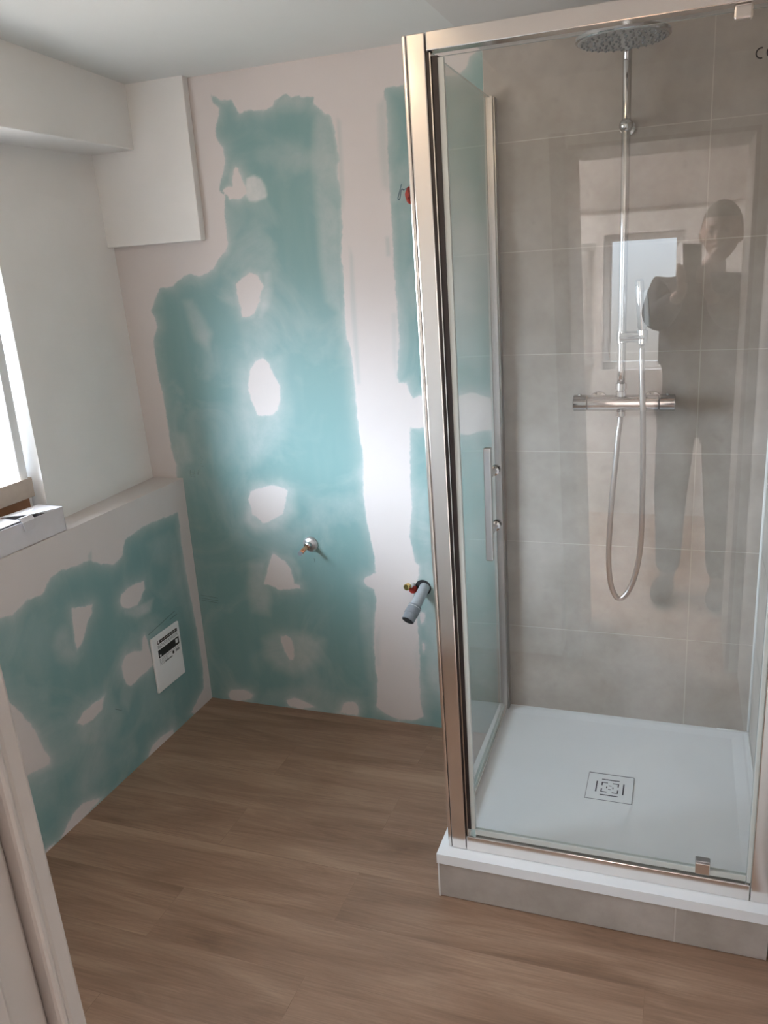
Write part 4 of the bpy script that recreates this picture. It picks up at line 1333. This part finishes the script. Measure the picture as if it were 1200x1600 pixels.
CB = thing('cardboard_box', (-0.28, -0.85, HL), 'brown cardboard box with beige lid behind the white box on windowsill', 'box')
bm = B(-0.36, -0.142, -1.05, -0.612, HL + 0.0005, 1.012)
obj('box_base', bm, M['card_brown'], CB, bevel=0.003)
bm = bmesh.new()
lx0, lx1, ly0, ly1, lz0, lz1 = -0.372, -0.132, -1.06, -0.598, 1.004, 1.064
t_ = 0.003
box(bm, lx1 - t_, lx1, ly0, ly1, lz0, lz1)
box(bm, lx0, lx0 + t_, ly0, ly1, lz0, lz1)
box(bm, lx0 + t_, lx1 - t_, ly1 - t_, ly1, lz0, lz1)
box(bm, lx0 + t_, lx1 - t_, ly0, ly0 + t_, lz0, lz1)
box(bm, lx0 + t_, lx1 - t_, ly0 + t_, ly1 - t_, lz1 - .012, lz1 - 0.008)
obj('box_lid', bm, M['card_lid'], CB, bevel=0.002)

# ------------------------------------------------------------------ the photographer, seen only as a reflection in the glass door
PN = thing('person', (1.805, -2.94, 0.0), 'person in dark clothes standing in the doorway holding a phone, mirrored in glass', 'person')
HR = Vector((0.988, 0.15, 0))       # the person's right-hand side seen from behind
HF = Vector((-0.15, 0.988, 0))      # facing direction
PB = Vector((1.805, -2.94, 0))


def pp(r, f_, z):
    return PB + HR * r + HF * f_ + Vector((0, 0, z))


PHC = CAM - FWD * 0.013 - UP * 0.062      # phone centre (lens near its top)


def skin_mesh(nodes, edges, root, levels=2):
    me = bpy.data.meshes.new('skin_tmp')
    me.from_pydata([tuple(n[0]) for n in nodes], edges, [])
    o = bpy.data.objects.new('skin_tmp', me)
    COL.objects.link(o)
    o.modifiers.new('skin', 'SKIN')
    if not me.skin_vertices:
        me.skin_vertices.new() if hasattr(me.skin_vertices, 'new') else None
    sv = me.skin_vertices[0].data
    for i, n in enumerate(nodes):
        r = n[1]
        sv[i].radius = r if isinstance(r, tuple) else (r, r)
        sv[i].use_root = (i == root)
    s = o.modifiers.new('sub', 'SUBSURF')
    s.levels = s.render_levels = levels
    bpy.context.view_layer.update()
    dg_ = bpy.context.evaluated_depsgraph_get()
    ev = o.evaluated_get(dg_)
    em = bpy.data.meshes.new_from_object(ev)
    bm = bmesh.new()
    bm.from_mesh(em)
    bpy.data.objects.remove(o, do_unlink=True)
    return bm


names = {}
nodes, edges = [], []


def nd(k, p, r, prev=None):
    names[k] = len(nodes)
    nodes.append((p, r))
    if prev is not None:
        edges.append((names[prev], names[k]))


nd('pelvis', pp(0, 0, .95), (.15, .10))
nd('waist', pp(0, 0, 1.10), (.135, .095), 'pelvis')
nd('chest', pp(0, .01, 1.30), (.155, .11), 'waist')
nd('collar', pp(0, .0, 1.44), (.11, .08), 'chest')
nd('neck', pp(.025, .015, 1.52), .055, 'collar')
nd('neck2', pp(.052, .03, 1.585), .052, 'neck')
for s, k in ((-1, 'l'), (1, 'r')):
    nd('hip' + k, pp(s * .095, 0, .88), .095, 'pelvis')
    nd('knee' + k, pp(s * .11, .02, .49), .058, 'hip' + k)
    nd('calf' + k, pp(s * .113, -.01, .34), .054, 'knee' + k)
    nd('ankle' + k, pp(s * .115, -.015, .09), .038, 'calf' + k)
    nd('foot' + k, pp(s * .125, .10, .045), .036, 'ankle' + k)
    nd('toe' + k, pp(s * .13, .16, .035), .028, 'foot' + k)
    nd('sh' + k, pp(s * .17, .0, 1.44), .062, 'collar')
    grip = PHC + RIGHT * (s * 0.050) - UP * 0.045 - FWD * 0.012
    sh = nodes[names['sh' + k]][0]
    el = sh * .45 + grip * .55 + Vector((0, 0, -.16)) + HR * (s * .03 - (.04 if s < 0 else 0)) - HF * .03
    nd('el' + k, el, .042, 'sh' + k)
    wr = grip - HF * .03 - UP * .075
    nd('fore' + k, el * .6 + wr * .4, .040, 'el' + k)
    nd('wrist' + k, wr, (.026, .022), 'fore' + k)
    palm = grip - UP * .018 - FWD * .006
    nd('palm' + k, palm, (.030, .018), 'wrist' + k)
body_bm = skin_mesh(nodes, edges, names['pelvis'])


def add_mesh(dst, src):
    me = bpy.data.meshes.new('t')
    src.to_mesh(me)
    src.free()
    dst.from_mesh(me)
    bpy.data.meshes.remove(me)


# fingers and thumbs: each its own tapered chain rooted in the palm, closing on the phone
for s, k in ((-1, 'l'), (1, 'r')):
    pc = nodes[names['palm' + k]][0]
    for i, (ln, r) in enumerate(((.90, .0078), (1.0, .0085), (.97, .0085), (.86, .0080))):
        u = -.070 + i * .019
        b0 = PHC + RIGHT * (s * .056) + UP * u - FWD * .012
        pts_ = [pc, b0, PHC + RIGHT * (s * .053) + UP * (u + .002) + FWD * .004, PHC + RIGHT * (s * (.053 - .020 * ln)) + UP * (u + .004) + FWD * .0135,
                PHC + RIGHT * (s * (.053 - .034 * ln)) + UP * (u + .004) + FWD * .0125]
        tube(body_bm, curve_pts(pts_, 3), [r * 1.15] * 3 + [r * 1.08] * 3 + [r] * 3 + [r * .95] * 3 + [r * .8], 12)
    pts_ = [pc - UP * .01, PHC + RIGHT * (s * .050) - UP * .062 - FWD * .022, PHC + RIGHT * (s * .034) - UP * .040 - FWD * .019, PHC + RIGHT * (s * .020) - UP * .022 - FWD * .0165]
    tube(body_bm, curve_pts(pts_, 3), [.013] * 3 + [.0125] * 3 + [.011] * 3 + [.009], 12)
# head with nose, chin, brow, ears
hc = pp(.062, .045, 1.672)
hb = bmesh.new()
bmesh.ops.create_uvsphere(hb, u_segments=40, v_segments=28, radius=1.0)
for v in hb.verts:
    x, y, z = v.co
    w = .078 * (1 - .22 * max(0, -z) ** 1.5)
    d = .098 * (1 - .10 * max(0, -z))
    v.co = hc + HR * (x * w) + HF * (y * d + (.012 * max(0, -z) if y > 0 else 0)) + Vector((0, 0, z * .117))
add_mesh(body_bm, hb)


def blob(c, sr, sf, sz, dst):
    b = bmesh.new()
    bmesh.ops.create_uvsphere(b, u_segments=20, v_segments=14, radius=1.0)
    for v in b.verts:
        v.co = c + HR * (v.co.x * sr) + HF * (v.co.y * sf) + Vector((0, 0, v.co.z * sz))
    add_mesh(dst, b)


blob(hc + HF * .098 + Vector((0, 0, -.016)), .013, .022, .026, body_bm)      # nose
blob(hc + HF * .088 + Vector((0, 0, .022)), .045, .014, .010, body_bm)       # brow
blob(hc + HF * .080 + Vector((0, 0, -.088)), .030, .024, .020, body_bm)      # chin
blob(hc + HF * .092 + Vector((0, 0, -.050)), .023, .012, .006, body_bm)      # lips
for s in (-1, 1):
    blob(hc + HR * (s * .080) + Vector((0, 0, -.010)), .010, .019, .032, body_bm)
bo = obj('body', body_bm, M['skin'], PN, smooth=True)
rm = bo.modifiers.new('remesh', 'REMESH')
rm.mode = 'VOXEL'
rm.voxel_size = 0.0055
rm.use_smooth_shade = True
# eyes
for s in (-1, 1):
    bm = bmesh.new()
    blob(hc + HR * (s * .031) + HF * .087 + Vector((0, 0, .002)), .012, .008, .007, bm)
    obj('eye', bm, M['dark'], bo, smooth=True)
# hair
bm = bmesh.new()
bmesh.ops.create_uvsphere(bm, u_segments=40, v_segments=28, radius=1.0)
for v in bm.verts:
    x, y, z = v.co
    v.co = hc + HR * (x * .083) + HF * (y * .104 - .008) + Vector((0, 0, z * .122 + .006))
bmesh.ops.delete(bm, geom=[v for v in bm.verts if (v.co - hc).z < .052 and (v.co - hc).dot(HF) > .012 or (v.co - hc).z < -.05], context='VERTS')
ho = obj('hair', bm, M['hair'], bo, smooth=True)
sd = ho.modifiers.new('thick', 'SOLIDIFY')
sd.thickness = 0.006
# clothing
nodes2, edges2, nm2 = [], [], {}


def n2(k, p, r, prev=None):
    nm2[k] = len(nodes2)
    nodes2.append((p, r))
    if prev is not None:
        edges2.append((nm2[prev], nm2[k]))


g = lambda k: nodes[names[k]][0]
n2('hem0', pp(0, 0, .80), (.185, .140))
n2('hem', pp(0, 0, .93), (.185, .138), 'hem0')
n2('w', g('waist'), (.175, .130), 'hem')
n2('c', g('chest'), (.205, .135), 'w')
n2('co', g('collar'), (.125, .095), 'c')
n2('nk', pp(.02, .01, 1.50), .068, 'co')
for k in 'lr':
    n2('s' + k, g('sh' + k), .090, 'co')
    n2('e' + k, g('el' + k), .072, 's' + k)
    n2('f' + k, g('fore' + k), .060, 'e' + k)
    n2('x' + k, g('fore' + k) * .25 + g('wrist' + k) * .75, .040, 'f' + k)
obj('jumper', skin_mesh(nodes2, edges2, nm2['c']), M['jumper'], PN, smooth=True)
nodes2, edges2, nm2 = [], [], {}
n2('p', pp(0, 0, .96), (.155, .112))
for k, s in (('l', -1), ('r', 1)):
    n2('h' + k, g('hip' + k), .100, 'p')
    n2('n' + k, g('knee' + k), .078, 'h' + k)
    n2('c' + k, g('calf' + k), .070, 'n' + k)
    n2('a' + k, pp(s * .115, -.01, .10), .060, 'c' + k)
obj('trousers', skin_mesh(nodes2, edges2, nm2['p']), M['trousers'], PN, smooth=True)
for s in (-1, 1):
    bm = bmesh.new()
    bmesh.ops.create_uvsphere(bm, u_segments=24, v_segments=16, radius=1.0)
    for v in bm.verts:
        z = v.co.z
        v.co = pp(s * .125, .055, .048) + HR * (v.co.x * .050) + HF * (v.co.y * .140) + Vector((0, 0, max(z, -.8) * .058))
    obj('shoe', bm, M['shoe'], PN, smooth=True)

# phone held up by the person, right behind the picture's viewpoint
bm = bmesh.new()
hexa(bm, [tuple(PHC + RIGHT * (a * .037) + UP * (c * .078) + FWD * (b * .0042)) for c in (-1, 1) for a, b in ((-1, -1), (1, -1), (1, 1), (-1, 1))])
bmesh.ops.recalc_face_normals(bm, faces=bm.faces)
tag(obj('phone', bm, M['phone'], bevel=0.003), 'black phone held up in both hands of the person', 'phone')
